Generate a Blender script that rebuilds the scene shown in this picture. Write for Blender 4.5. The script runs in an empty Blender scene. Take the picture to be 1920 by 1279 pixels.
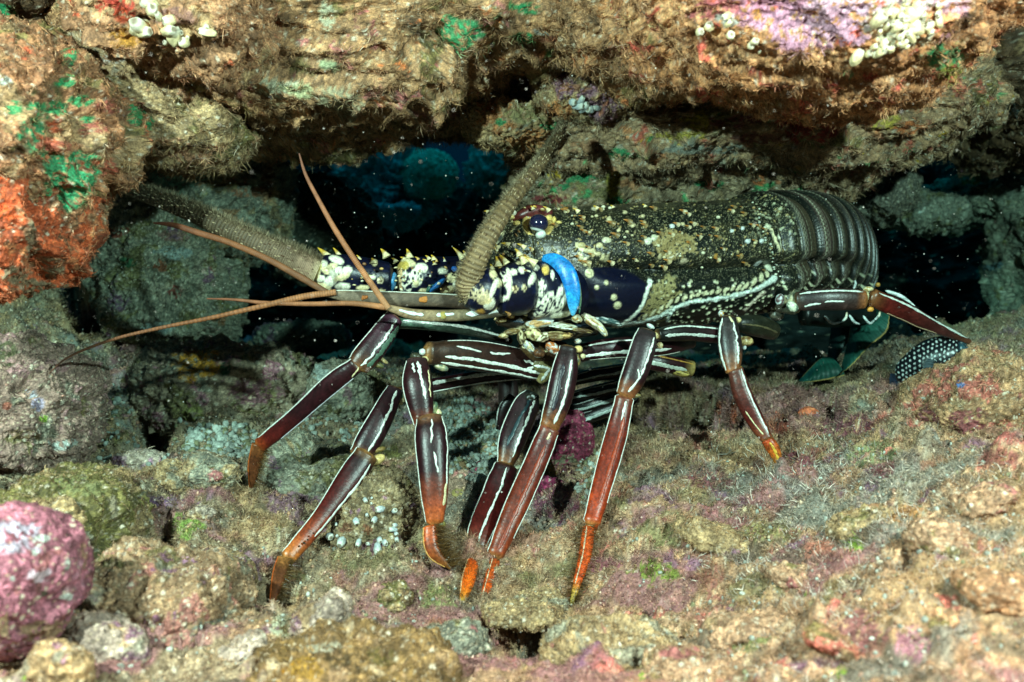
import bpy, math, random
import numpy as np
from mathutils import Vector

S = bpy.context.scene
C = S.collection
R = math.radians

# ---------------------------------------------------------------- camera
cd = bpy.data.cameras.new('camera')
cam = bpy.data.objects.new('camera', cd)
C.objects.link(cam)
cam.location = (0, 0, 0)
cam.rotation_euler = (R(90), 0, 0)
cd.sensor_width = 36
cd.lens = 36
cd.clip_start = 0.01
cd.clip_end = 60
cd.dof.use_dof = True
cd.dof.focus_distance = 0.78
cd.dof.aperture_fstop = 9.0
S.camera = cam

# ---------------------------------------------------------------- world: dim blue light of the water column
W = bpy.data.worlds.new('World')
S.world = W
W.use_nodes = True
wn = W.node_tree.nodes
wl = W.node_tree.links
bg = wn['Background']
tc = wn.new('ShaderNodeTexCoord')
sx = wn.new('ShaderNodeSeparateXYZ')
wl.new(tc.outputs['Generated'], sx.inputs[0])
cr = wn.new('ShaderNodeValToRGB')
cr.color_ramp.elements[0].position = 0.0
cr.color_ramp.elements[0].color = (0.0005, 0.003, 0.006, 1)
cr.color_ramp.elements[1].position = 1.0
cr.color_ramp.elements[1].color = (0.02, 0.30, 0.40, 1)
e = cr.color_ramp.elements.new(0.22)
e.color = (0.001, 0.012, 0.026, 1)
wl.new(sx.outputs['Z'], cr.inputs[0])
wl.new(cr.outputs[0], bg.inputs['Color'])
bg.inputs['Strength'].default_value = 1.5

# ---------------------------------------------------------------- the photographer's two strobes
def strobe(name, loc, target, power, col, size=150):
    ld = bpy.data.lights.new(name, 'SPOT')
    ld.energy = power
    ld.color = col
    ld.shadow_soft_size = 0.010
    ld.spot_size = R(size)
    ld.spot_blend = 0.6
    o = bpy.data.objects.new(name, ld)
    C.objects.link(o)
    o.location = loc
    o.rotation_euler = (Vector(target) - Vector(loc)).to_track_quat('-Z', 'Y').to_euler()
    return o
strobe('strobe_light', (-0.37, 0.02, 0.25), (-0.04, 0.8, 0.0), 60, (1.0, 0.715, 0.62), 118)
strobe('strobe_light', (0.37, 0.06, 0.23), (0.08, 0.8, -0.08), 46, (1.0, 0.715, 0.62))

S.view_settings.view_transform = 'Standard'
S.view_settings.look = 'None'
S.view_settings.exposure = 0.0
S.view_settings.gamma = 1.0
S.cycles.volume_bounces = 0
S.cycles.max_bounces = 4

# ---------------------------------------------------------------- maths helpers
def P(px, py, Y):
    """a picture position and its distance -> a point in the cave"""
    return np.array(((px - 960) / 1920 * Y, Y, -(py - 639.5) / 1920 * Y))

def proj(v):
    y = np.maximum(v[:, 1], 0.05)
    return v[:, 0] / y * 1920 + 960, -v[:, 2] / y * 1920 + 639.5

_rt = np.random.RandomState(5)
GR = _rt.normal(size=(4096, 3)).astype(np.float32)
GR /= np.linalg.norm(GR, axis=1)[:, None]
PT = _rt.permutation(4096).astype(np.int32)
JT = _rt.rand(4096, 4).astype(np.float32)

def _pn(p, s=0):
    """gradient noise, about -1..1"""
    p = np.asarray(p, np.float32) + np.float32(2048)
    i = np.floor(p)
    f = p - i
    i = i.astype(np.int32)
    u = f * f * f * (f * (f * 6 - 15) + 10)
    X0, Y0, Z0 = (i[:, k] & 4095 for k in range(3))
    X1, Y1, Z1 = (X0 + 1) & 4095, (Y0 + 1) & 4095, (Z0 + 1) & 4095
    f0, f1, f2 = f[:, 0], f[:, 1], f[:, 2]
    s = (s * 131) & 4095
    def corner(hy, z, dx, dy, dz):
        g = GR[PT[(hy + z) & 4095]]
        return g[:, 0] * (f0 - dx) + g[:, 1] * (f1 - dy) + g[:, 2] * (f2 - dz)
    hx0 = PT[(X0 + s) & 4095]; hx1 = PT[(X1 + s) & 4095]
    out = []
    for hx, dx in ((hx0, 0), (hx1, 1)):
        for yy, dy in ((Y0, 0), (Y1, 1)):
            hy = PT[(hx + yy) & 4095]
            a = corner(hy, Z0, dx, dy, 0); b = corner(hy, Z1, dx, dy, 1)
            out.append(a + (b - a) * u[:, 2])
    y0 = out[0] + (out[1] - out[0]) * u[:, 1]; y1 = out[2] + (out[3] - out[2]) * u[:, 1]
    return (y0 + (y1 - y0) * u[:, 0]) * 1.6

from concurrent.futures import ThreadPoolExecutor
_ex = ThreadPoolExecutor(4)
def pn(p, s=0):
    if len(p) < 12000: return _pn(p, s)
    return np.concatenate(list(_ex.map(lambda q: _pn(q, s), np.array_split(p, 8))))

def fbm(p, o=3, s=0, g=0.5):
    a = 1; t = 0; n = 0
    for k in range(o):
        t = t + a * pn(p * 2 ** k + k * 17.3, s + k); n += a; a *= g
    return t / n

def _worley(p, s=0):
    """distance to nearest cell point, second distance and that cell's random number"""
    p = np.asarray(p, np.float32) + np.float32(2048)
    i = np.floor(p).astype(np.int32)
    n = len(p)
    d1 = np.full(n, 9.0, np.float32); d2 = d1.copy(); rid = np.zeros(n, np.float32)
    s = (s * 131) & 4095
    F = p - i
    for dx in (-1, 0, 1):
        hx = PT[(i[:, 0] + dx + s) & 4095]
        for dy in (-1, 0, 1):
            hy = PT[(hx + i[:, 1] + dy) & 4095]
            for dz in (-1, 0, 1):
                j = JT[PT[(hy + i[:, 2] + dz) & 4095]]
                a = F[:, 0] - dx - j[:, 0]; b = F[:, 1] - dy - j[:, 1]; c = F[:, 2] - dz - j[:, 2]
                d = a * a + b * b + c * c
                m = d < d1
                d2 = np.where(m, d1, np.minimum(d2, d))
                rid = np.where(m, j[:, 3], rid)
                d1 = np.where(m, d, d1)
    return np.sqrt(d1), np.sqrt(d2), rid

def worley(p, s=0):
    if len(p) < 12000: return _worley(p, s)
    r = list(_ex.map(lambda q: _worley(q, s), np.array_split(p, 8)))
    return tuple(np.concatenate([a[k] for a in r]) for k in range(3))

def ss(a, b, x):
    t = np.clip((x - a) / (b - a), 0, 1)
    return t * t * (3 - 2 * t)

def mix(a, b, t):
    t = np.asarray(t)[..., None]
    return a * (1 - t) + np.asarray(b) * t

def segdist(px, py, pts):
    """distance in picture units to a polyline"""
    d = np.full(len(px), 1e9)
    for (ax, ay), (bx, by) in zip(pts[:-1], pts[1:]):
        vx, vy = bx - ax, by - ay
        t = np.clip(((px - ax) * vx + (py - ay) * vy) / (vx * vx + vy * vy), 0, 1)
        d = np.minimum(d, np.hypot(px - ax - t * vx, py - ay - t * vy))
    return d

def smooth_path(pts, n):
    """Catmull-Rom through rows of numbers"""
    p = np.array(pts, float)
    if len(p) == 2:
        t = np.linspace(0, 1, n)[:, None]
        return p[0] * (1 - t) + p[1] * t
    q = np.vstack((2 * p[0] - p[1], p, 2 * p[-1] - p[-2]))
    k = len(p) - 1
    t = np.linspace(0, k - 1e-9, n)
    i = t.astype(int); f = (t - i)[:, None]
    a, b, c, d = q[i], q[i + 1], q[i + 2], q[i + 3]
    return 0.5 * (2 * b + (c - a) * f + (2 * a - 5 * b + 4 * c - d) * f * f + (3 * b - a - 3 * c + d) * f ** 3)

# ---------------------------------------------------------------- mesh builder
class MB:
    def __init__(s):
        s.v = []; s.c = []; s.q = []; s.t = []; s.n = 0
    def add(s, v, c, q=None, t=None):
        v = np.asarray(v, float)
        c = np.asarray(c, float)
        if c.ndim == 1: c = np.tile(c, (len(v), 1))
        if c.shape[1] == 3: c = np.hstack((c, np.zeros((len(c), 1))))
        s.v.append(v); s.c.append(c)
        if q is not None and len(q): s.q.append(np.asarray(q, np.int64) + s.n)
        if t is not None and len(t): s.t.append(np.asarray(t, np.int64) + s.n)
        s.n += len(v)
    def arrays(s):
        return np.vstack(s.v), np.vstack(s.c)
    def build(s, name, m, parent=None, origin=(0, 0, 0)):
        v, c = s.arrays()
        o = np.asarray(origin, float)
        me = bpy.data.meshes.new(name)
        q = np.vstack(s.q) if s.q else np.zeros((0, 4), np.int64)
        t = np.vstack(s.t) if s.t else np.zeros((0, 3), np.int64)
        me.vertices.add(len(v))
        me.vertices.foreach_set('co', (v - o).ravel())
        nl = len(q) * 4 + len(t) * 3
        me.loops.add(nl)
        me.loops.foreach_set('vertex_index', np.concatenate((q.ravel(), t.ravel())))
        me.polygons.add(len(q) + len(t))
        st = np.concatenate((np.arange(len(q)) * 4, len(q) * 4 + np.arange(len(t)) * 3))
        me.polygons.foreach_set('loop_start', st)
        me.polygons.foreach_set('use_smooth', np.ones(len(q) + len(t), bool))
        me.update(calc_edges=True)
        a = me.color_attributes.new('Col', 'FLOAT_COLOR', 'POINT')
        a.data.foreach_set('color', np.clip(c, 0, 1).astype(np.float32).ravel())
        me.materials.append(m)
        ob = bpy.data.objects.new(name, me)
        C.objects.link(ob)
        if parent: ob.parent = parent
        else: ob.location = o
        return ob

def gridq(n, m, wrap=False):
    """quads of an n x m grid of vertices (m wraps around)"""
    i = np.arange(n - 1)[:, None]
    j = np.arange(m if wrap else m - 1)[None, :]
    j2 = (j + 1) % m
    return np.stack((i * m + j, i * m + j2, (i + 1) * m + j2, (i + 1) * m + j), -1).reshape(-1, 4)

_cs = {}
def cubesphere(n):
    if n in _cs: return _cs[n]
    t = np.tan(np.linspace(-1, 1, n) * math.pi / 4)
    a, b = np.meshgrid(t, t, indexing='ij')
    o = np.ones_like(a)
    vs, qs = [], []
    for k, f in enumerate(((o, a, b), (-o, b, a), (b, o, a), (a, -o, b), (a, b, o), (b, a, -o))):
        vs.append(np.stack(f, -1).reshape(-1, 3)); qs.append(gridq(n, n) + k * n * n)
    v = np.vstack(vs); q = np.vstack(qs)
    v /= np.linalg.norm(v, axis=1)[:, None]
    _, ix, inv = np.unique(np.round(v * 1e5).astype(np.int64), axis=0, return_index=True, return_inverse=True)
    _cs[n] = (v[ix], inv.ravel()[q])
    return _cs[n]

def vnormals(v, q):
    n = np.zeros_like(v)
    f = np.cross(v[q[:, 2]] - v[q[:, 0]], v[q[:, 3]] - v[q[:, 1]])
    for k in range(4): np.add.at(n, q[:, k], f)
    return n / (np.linalg.norm(n, axis=1)[:, None] + 1e-12)

# ---------------------------------------------------------------- materials
def colmat(name, rough=0.8, spec=0.3, bump=0.3, bscale=900, var=0.35, vscale=500, coat=0.0, sss=0.0, trans=0.0, alpha=1.0, gran=0):
    m = bpy.data.materials.new(name); m.use_nodes = True
    n = m.node_tree.nodes; l = m.node_tree.links
    b = n['Principled BSDF']
    at = n.new('ShaderNodeAttribute'); at.attribute_name = 'Col'
    tc = n.new('ShaderNodeTexCoord')
    no = n.new('ShaderNodeTexNoise'); no.inputs['Scale'].default_value = vscale; no.inputs['Detail'].default_value = 4
    l.new(tc.outputs['Object'], no.inputs['Vector'])
    mr = n.new('ShaderNodeMapRange')
    mr.inputs['From Min'].default_value = 0.3; mr.inputs['From Max'].default_value = 0.7
    mr.inputs['To Min'].default_value = 1 - var; mr.inputs['To Max'].default_value = 1 + var
    l.new(no.outputs['Fac'], mr.inputs['Value'])
    mx = n.new('ShaderNodeVectorMath'); mx.operation = 'SCALE'
    l.new(at.outputs['Color'], mx.inputs[0]); l.new(mr.outputs[0], mx.inputs['Scale'])
    l.new(mx.outputs[0], b.inputs['Base Color'])
    if gran:        # small raised grains where the attribute's alpha asks for them
        vo = n.new('ShaderNodeTexVoronoi'); vo.inputs['Scale'].default_value = gran
        l.new(tc.outputs['Object'], vo.inputs['Vector'])
        dm = n.new('ShaderNodeMapRange'); dm.interpolation_type = 'SMOOTHSTEP'
        dm.inputs['From Min'].default_value = 0.42; dm.inputs['From Max'].default_value = 0.18
        l.new(vo.outputs['Distance'], dm.inputs['Value'])
        sp = n.new('ShaderNodeSeparateColor'); l.new(vo.outputs['Color'], sp.inputs[0])
        m1 = n.new('ShaderNodeMath'); m1.operation = 'MULTIPLY'; l.new(dm.outputs[0], m1.inputs[0]); l.new(sp.outputs[0], m1.inputs[1])
        m2 = n.new('ShaderNodeMath'); m2.operation = 'MULTIPLY'; l.new(m1.outputs[0], m2.inputs[0]); l.new(at.outputs['Alpha'], m2.inputs[1])
        mc = n.new('ShaderNodeMix'); mc.data_type = 'RGBA'; mc.inputs[7].default_value = (.50, .47, .30, 1)
        l.new(m2.outputs[0], mc.inputs[0]); l.new(mx.outputs[0], mc.inputs[6]); l.new(mc.outputs[2], b.inputs['Base Color'])
    b.inputs['Roughness'].default_value = rough
    b.inputs['Specular IOR Level'].default_value = spec
    b.inputs['Coat Weight'].default_value = coat
    b.inputs['Coat Roughness'].default_value = 0.15
    b.inputs['Alpha'].default_value = alpha
    if bump:
        n2 = n.new('ShaderNodeTexNoise'); n2.inputs['Scale'].default_value = bscale; n2.inputs['Detail'].default_value = 5
        l.new(tc.outputs['Object'], n2.inputs['Vector'])
        bp = n.new('ShaderNodeBump'); bp.inputs['Strength'].default_value = bump; bp.inputs['Distance'].default_value = 0.001
        l.new(n2.outputs['Fac'], bp.inputs['Height']); l.new(bp.outputs[0], b.inputs['Normal'])
    return m

M_rock = colmat('encrusted_rock', 0.7, 0.4, 1.0, 700, 0.45, 900)
M_turf = colmat('turf_fibre', 0.6, 0.3, 0, var=0.3)
M_shell = colmat('lobster_shell', 0.33, 0.40, 0.16, 500, 0.35, 700, coat=0.0, gran=720)
M_flag = colmat('feeler_skin', 0.55, 0.4, 0.5, 1500, 0.25, 1500)
M_eye = colmat('eye_gloss', 0.08, 0.7, 0, var=0.02, coat=1.0)
M_polyp = colmat('polyp_skin', 0.45, 0.5, 0.2, 900, 0.15, 400)
M_fin = colmat('fin_skin', 0.5, 0.4, 0.2, 500, 0.2, 300)
M_stone = colmat('pebble_stone', 0.7, 0.35, 0.6, 900, 0.3, 500)

# ---------------------------------------------------------------- tagging
def tag(o, label=None, cat=None, group=None, kind=None):
    if label: o['label'] = label
    if cat: o['category'] = cat
    if group: o['group'] = group
    if kind: o['kind'] = kind
    return o

def empty(name, loc, label, cat, group=None):
    o = bpy.data.objects.new(name, None)
    o.empty_display_size = 0.02
    C.objects.link(o)
    o.location = tuple(loc)
    return tag(o, label, cat, group)

def part(mb, name, m, parent, label=None):
    o = mb.build(name, m, parent, origin=tuple(parent.location))
    if label: o['label'] = label
    return o

# ================================================================ ROCK COLOURS
TAN = (.30, .235, .145); OLV = (.13, .125, .055); GRY = (.20, .215, .18); PNK = (.36, .15, .16)
MAG = (.22, .05, .10); WHT = (.62, .66, .60); BRN = (.075, .05, .03); ORG = (.62, .17, .05)
RED = (.36, .035, .025); GRN = (.02, .30, .11); LIM = (.30, .48, .04); YEL = (.50, .38, .05)
CRM = (.62, .60, .42); TRQ = (.38, .62, .46); LIL = (.52, .26, .42); SAL = (.62, .22, .15)
PURP = (.16, .09, .15); GOLD = (.42, .22, .03)

def rockcolor(v, seed, pal, wts, speck=0.25):
    """pal: colours; later ones lie over earlier ones in patches; wts: how much each covers"""
    warp = np.stack([pn(v * 90, seed + 40 + k) for k in range(3)], 1) * 0.006
    w = v + warp
    c = np.tile(np.array(pal[0], float), (len(v), 1))
    for k in range(1, len(pal)):
        f = (14, 26, 45, 38, 60, 70, 55)[k % 7]
        n = fbm(w * f + 7.1 * k, 4, seed + 3 * k, 0.6)
        th = 0.55 - wts[k - 1]
        c = mix(c, pal[k], ss(th, th + 0.10, n) * 0.85)
    g = fbm(v * 320, 3, seed + 60, 0.7)
    c = c * np.exp(1.5 * g)[:, None]
    g2 = fbm(v * 60, 3, seed + 65)
    c = c * np.exp(1.0 * g2)[:, None]
    if speck:
        d, d2, r = worley(v * 260, seed + 80)
        m = (r < speck * 0.35) * ss(0.42, 0.28, d)
        c = mix(c, (.60, .60, .52), m * 0.9)
        d, d2, r = worley(v * 420, seed + 90)
        m = (r < speck) * ss(0.45, 0.2, d)
        c = mix(c, (.50, .46, .36), m * 0.7)
        d, d2, r = worley(v * 380, seed + 95)
        c = mix(c, (.02, .018, .012), (r < 0.16) * ss(0.5, 0.25, d) * 0.7)
    lm = c.mean(1, keepdims=True)
    c = (lm + (c - lm) * 1.2) * np.array((1.10, .93, .86)) * 1.04
    return np.clip(c, 0.004, 0.9)

WARM = np.array((1.06, .84, .72))
def patches(v, c, pl, seed):
    """encrusting growths: (px, py, rx, ry, colour[, feather])"""
    px, py = proj(v)
    wx = fbm(v * 50, 4, seed + 11, 0.75) * 2.0; wy = fbm(v * 50 + 9, 4, seed + 12, 0.75) * 2.0
    hole = fbm(v * 170, 2, seed + 13); hole2 = pn(v * 420, seed + 14)
    for p in pl:
        x, y, rx, ry, col = p[:5]
        d = np.hypot((px - x) / rx + wx * .55, (py - y) / ry + wy * .55)
        m = ss(1.05, 0.80, d) * ss(0.22, 0.10, hole + .5 * hole2)
        c = mix(c, np.array(col) * .85 * np.exp(.8 * hole + .9 * hole2)[:, None], m * 0.92)
    return c

# ---------------------------------------------------------------- turf of fine algae
rs = np.random.RandomState(11)
def turf(mb, v, q, dens, length, cols, seed, clump=0.5, width=0.00024, ymax=1.25, mask=None, lean=(0, 0, 0), vc=None, inherit=.6):
    f0, f1, f2 = v[q[:, 0]], v[q[:, 1]], v[q[:, 2]]
    nr = np.cross(v[q[:, 2]] - v[q[:, 0]], v[q[:, 3]] - v[q[:, 1]])
    ar = np.linalg.norm(nr, axis=1) * 0.5
    cen = (f0 + f2) / 2
    nn = nr / (2 * ar[:, None] + 1e-12)
    px, py = proj(cen)
    vis = (px > -350) & (px < 2270) & (py > -300) & (py < 1560) & (cen[:, 1] > 0.2) & (cen[:, 1] < ymax)
    vis &= (np.sum(nn * cen, 1) / np.linalg.norm(cen, axis=1)) < 0.35
    w = ar * vis
    cl = fbm(cen * 70, 3, seed, 0.6)
    w = w * ss(-0.25, 0.25, cl + 0.08)
    if mask is not None: w = w * mask(cen, px, py)
    tot = w.sum()
    n = int(tot * dens * (1.25 if mask is None or tot < .2 else 1))
    if n < 10: return
    ix = rs.choice(len(q), n, p=w / tot)
    a = rs.rand(n, 1); b = rs.rand(n, 1)
    qq = q[ix]
    base = (v[qq[:, 0]] * (1 - a) + v[qq[:, 1]] * a) * (1 - b) + (v[qq[:, 3]] * (1 - a) + v[qq[:, 2]] * a) * b
    N = nn[ix]
    # clumping: pull tips together towards cell points
    d = N + rs.normal(size=(n, 3)) * 0.45 + np.array(lean)
    lf = np.stack([pn(base * 130, seed + 70 + k) for k in range(3)], 1)
    d = d + lf * 1.2
    d /= np.linalg.norm(d, axis=1)[:, None]
    far = (base[:, 1] / 0.8).clip(.6, 1.3)
    L = length * 1.35 * far * (0.35 + 1.0 * rs.rand(n) ** 1.7) * (0.55 + 0.9 * ss(-0.4, 0.5, fbm(base * 45, 2, seed + 8)))
    side = np.cross(d, rs.normal(size=(n, 3)))
    side /= np.linalg.norm(side, axis=1)[:, None]
    d2 = d + rs.normal(size=(n, 3)) * 0.5; d2 /= np.linalg.norm(d2, axis=1)[:, None]
    wd = (width * far * (0.6 + 0.8 * rs.rand(n)))[:, None]
    b0 = base - N * 0.0006
    m = b0 + d * (L * 0.55)[:, None]
    tp = m + d2 * (L * 0.45)[:, None]
    vv = np.stack((b0 - side * wd, b0 + side * wd, m + side * wd * .8, m - side * wd * .8, tp), 1).reshape(-1, 3)
    k = np.arange(n)[:, None] * 5
    cols = np.array(cols, float)
    cn = fbm(base * 28, 3, seed + 30, 0.6)
    ci = np.clip(((cn + 0.5) * len(cols) + rs.normal(size=n) * 0.9).astype(int), 0, len(cols) - 1)
    cc = cols[ci] * WARM
    if vc is not None:      # growth takes on the hue of the crust it grows from
        cc = cc * (1 - inherit) + vc[q[ix, 0]] * inherit * 1.35
    cc = cc * (0.40 + 1.0 * rs.rand(n, 1))
    cc = np.repeat(cc, 5, 0)
    mb.add(vv, cc, q=k + np.array([[0, 1, 2, 3]]), t=k + np.array([[3, 2, 4]]))

OCV = np.array([(1, 0, 0), (-1, 0, 0), (0, 1, 0), (0, -1, 0), (0, 0, 1), (0, 0, -1)], float)
OCF = np.array([(0, 2, 4), (2, 1, 4), (1, 3, 4), (3, 0, 4), (2, 0, 5), (1, 2, 5), (3, 1, 5), (0, 3, 5)])
CRUMB = [(.05, .035, .02), (.30, .20, .12), (.50, .36, .23), (.66, .54, .40), (.78, .74, .68), (.30, .14, .12), (.24, .22, .10), (.44, .26, .21), (.46, .28, .14)]
def crumbs(mb, v, q, dens, size, seed, cols=CRUMB, ymax=1.2, vc=None):
    """bits of shell and rubble caught in the turf"""
    nr = np.cross(v[q[:, 2]] - v[q[:, 0]], v[q[:, 3]] - v[q[:, 1]])
    ar = np.linalg.norm(nr, axis=1) * 0.5
    cen = (v[q[:, 0]] + v[q[:, 2]]) / 2
    nn = nr / (2 * ar[:, None] + 1e-12)
    x, y = proj(cen)
    w = ar * ((x > -250) & (x < 2170) & (y > -200) & (y < 1480) & (cen[:, 1] > .2) & (cen[:, 1] < ymax) & ((nn * cen).sum(1) < 0.05))
    n = int(w.sum() * dens)
    if n < 5: return
    ix = rs.choice(len(q), n, p=w / w.sum())
    sz = size * (cen[ix, 1] / .8).clip(.6, 1.2) * (.35 + 1.5 * rs.rand(n) ** 3)
    vv = OCV[None] * sz[:, None, None] * rs.uniform(.5, 1.4, (n, 6, 1)) + rs.normal(size=(n, 6, 3)) * sz[:, None, None] * .22
    vv = vv + (cen[ix] + nn[ix] * (sz * .4)[:, None])[:, None]
    cols = np.array(cols)
    k = np.clip(((fbm(cen[ix] * 30, 2, seed) + .5) * len(cols) + rs.normal(size=n) * 2.2).astype(int), 0, len(cols) - 1)
    cc = cols[k] * WARM
    if vc is not None: cc = cc * .5 + vc[q[ix, 0]] * .75
    cc = np.repeat(cc * rs.uniform(.4, 1.3, (n, 1)), 6, 0)
    mb.add(vv.reshape(-1, 3), cc, t=(OCF[None] + np.arange(n)[:, None, None] * 6).reshape(-1, 3))

# ================================================================ ROCKS
TURFC = [(.09, .06, .03), (.28, .19, .11), (.42, .30, .19), (.58, .48, .34), (.27, .22, .11), (.44, .24, .18), (.50, .36, .24)]
TURFG = [(.08, .07, .05), (.26, .23, .17), (.38, .35, .27), (.52, .50, .42), (.22, .21, .13), (.36, .24, .20)]
def rock(name, label, cat, c, r, tilt=0, pw=2.4, amp=0.012, seed=1, N=110, pal=(TAN, OLV, GRY), wts=(.5, .5),
         pl=(), tf=None, speck=0.25, frq=1.0, turfcols=TURFC, group=None, fine=1.0, tmask=None, lean=(0, 0, 0), white=None, strat=0, bald=()):
    cx = P(*c)
    sc = c[2] / 1920
    rad = np.array((r[0] * sc, r[2], r[1] * sc))
    d, q = cubesphere(N)
    rr = (np.abs(d) ** pw).sum(1) ** (-1 / pw)
    v = d * rr[:, None] * rad
    nrm = d / rad; nrm /= np.linalg.norm(nrm, axis=1)[:, None]
    ct, st = math.cos(R(tilt)), math.sin(R(tilt))
    def rot(a): return np.stack((a[:, 0] * ct + a[:, 2] * st, a[:, 1], -a[:, 0] * st + a[:, 2] * ct), 1)
    v = rot(v) + cx; nrm = rot(nrm)
    sv3 = np.array((.44, .8, 1.2)) if strat else np.array((1., 1., 1.))
    wv = np.stack([pn(v * 9 * frq + 3 * k, seed + 50 + k) for k in range(3)], 1) * 0.03
    big = fbm((v + wv) * sv3 * 10 * frq, 4, seed, .6)
    rid = 1 - np.abs(fbm((v + wv) * sv3 * np.array((20, 26, 34)) * frq, 4, seed + 5, 0.55)) * 2.4
    v = v + nrm * (amp * (2.6 * big + 0.8 * rid))[:, None]
    d1, d2, rn = worley(v * 52 * frq, seed + 9)
    lump = ss(0.55, 0.0, d1) * (rn > 0.4) * rn
    v = v + nrm * (amp * 0.6 * lump * fine)[:, None]
    d1, d2, rn = worley(v * 120, seed + 19)
    v = v + nrm * (0.0022 * fine * ss(0.5, 0.1, d1) * (rn > .5))[:, None]
    v = v + nrm * ((0.0040 * fbm(v * 90, 3, seed + 2, 0.65) + 0.0026 * fbm(v * 300, 2, seed + 4, 0.7)) * fine)[:, None]
    col = rockcolor(v, seed + 100, pal, wts, speck)
    col = patches(v, col, pl, seed)
    root = empty(name, cx - np.array((0, 0, rad[2])), label, cat, group)
    mb = MB(); mb.add(v, col, q=q)
    part(mb, 'stone', M_rock, root)
    if tf:
        tb = MB()
        tm0 = tmask
        def tmask(cen, x, y):
            m = np.ones(len(x)) if tm0 is None else tm0(cen, x, y)
            for q_ in pl:
                if q_[2] * q_[3] > 150: m = m * (1 - .35 * ss(1.0, .7, np.hypot((x - q_[0]) / q_[2], (y - q_[1]) / q_[3])))
            for (bx_, by_, br_) in bald:
                m = m * (1 - .97 * ss(2.6, 1.9, np.hypot(x - bx_, y - by_) / br_))
            return m
        turf(tb, v, q, tf[0], tf[1], turfcols, seed + 200, mask=tmask, lean=lean, vc=col)
        if white: turf(tb, v, q, white, tf[1] * 1.2, [(.62, .62, .58), (.5, .52, .5)], seed + 300, width=.0004)
        crumbs(tb, v, q, 60000 + .03 * tf[0], .0010, seed + 77, vc=col)
        if tb.n:
            tag(part(tb, 'algal_turf', M_turf, root), kind='stuff')
    return root, v, q

def avoid(*ells):
    """turf stays off bare encrusting patches"""
    def f(cen, px, py):
        m = np.ones(len(px))
        for x, y, rx, ry in ells:
            m *= ss(0.75, 1.1, np.hypot((px - x) / rx, (py - y) / ry)) * 0.80 + 0.20
        return m
    return f

# polyps / barnacles sitting on a rock: found by looking from the camera at a picture position
def polyp_mesh(seed, elong=1.3, col=(.80, .76, .50)):
    d, q = cubesphere(9)
    v = d.copy(); v[:, 2] *= elong
    v *= (1 + 0.18 * pn(d * 1.7 + seed, seed))[:, None]
    top = ss(0.75, 0.98, d[:, 2])
    v[:, 2] -= top * 0.28
    c = mix(np.tile(np.array(col), (len(v), 1)) * np.exp(.5 * pn(d * 2.2 + seed, seed + 2))[:, None], (.84, .82, .70), .8 * ss(0.1, 0.7, d[:, 2]))
    c = mix(c, (.14, .09, .04), top * 0.85)
    mb = MB(); mb.add(v, c, q=q)
    return mb
_pm = {}
def polyps(root, v, q, spots, color='cream', seed=0, name='polyp'):
    px, py = proj(v)
    rr = random.Random(seed)
    N = vnormals(v, q)
    front = v[:, 1] < (v[:, 1].min() + v[:, 1].max()) / 2
    for (x, y, rpx) in spots:
        dd = np.hypot(px - x, py - y) + (~front) * 1e6
        near = np.where(dd < max(7, dd.min() + .5))[0]
        i = near[np.argmin(v[near, 1])]
        key = (color, rr.randrange(4))
        if key not in _pm:
            col = dict(cream=(.70, .60, .34), white=(.50, .55, .56), pale=(.45, .48, .42))[color]
            o = polyp_mesh(key[1] + 3, 1.1 + 0.25 * key[1], col).build(name, M_polyp, root)
            _pm[key] = o.data
        else:
            o = bpy.data.objects.new(name, _pm[key]); C.objects.link(o); o.parent = root
        s = rpx * (1.0 if color == 'cream' else .95) * rr.uniform(.7, 1.15) / 1920 * v[i, 1]
        dirn = Vector(N[i]) * 0.6 + Vector((rr.uniform(-.4, .4), -0.9, rr.uniform(-.5, .2)))
        o.rotation_euler = dirn.to_track_quat('Z', 'X').to_euler()
        o.scale = (s, s * rr.uniform(.7, 1.2), s * rr.uniform(.7, 1.3))
        o.location = Vector(P(x, y, v[i, 1] - s * .35)) - root.location

exec_rocks = True

rr = random.Random(4)
sp = []
for k in range(74):
    t = rr.random()
    sp.append((1650 + 95 * t + rr.uniform(-24, 28), 66 - 50 * t + rr.uniform(-36, 40), rr.uniform(4.5, 10)))
sp += [(1608, 107, 10), (1312, 60, 9), (1330, 50, 7), (1362, 30, 9), (1366, 44, 8), (1415, 78, 7), (1408, 86, 7), (1424, 97, 5), (1370, 66, 8)]
sp_left = [(278, 5, 13), (285, 18, 12), (298, 32, 9), (262, 50, 14), (270, 60, 11), (252, 57, 8), (318, 38, 9), (316, 58, 10), (326, 68, 11), (345, 80, 10), (338, 62, 6), (386, 50, 10), (388, 60, 8), (310, 80, 6), (352, 70, 6), (274, 41, 7)]
sp_knob = [(1074, 192, 8), (1084, 199, 8), (1095, 201, 8), (1106, 205, 8), (1090, 188, 6), (1118, 203, 6)]
sp_low = [(685, 938, 4), (697, 934, 3), (696, 944, 3), (712, 955, 8), (702, 975, 8), (688, 966, 4), (668, 978, 6), (630, 983, 4), (618, 1006, 7), (640, 1016, 8), (632, 1005, 4), (672, 1018, 8), (740, 985, 6), (736, 993, 5), (743, 1001, 5), (744, 1012, 6), (712, 1013, 6),
          (722, 1018, 9), (708, 1030, 10), (714, 1058, 12), (722, 1068, 9), (700, 1050, 8), (756, 1050, 9), (750, 1062, 7), (690, 1020, 5), (740, 958, 5)]
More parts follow.
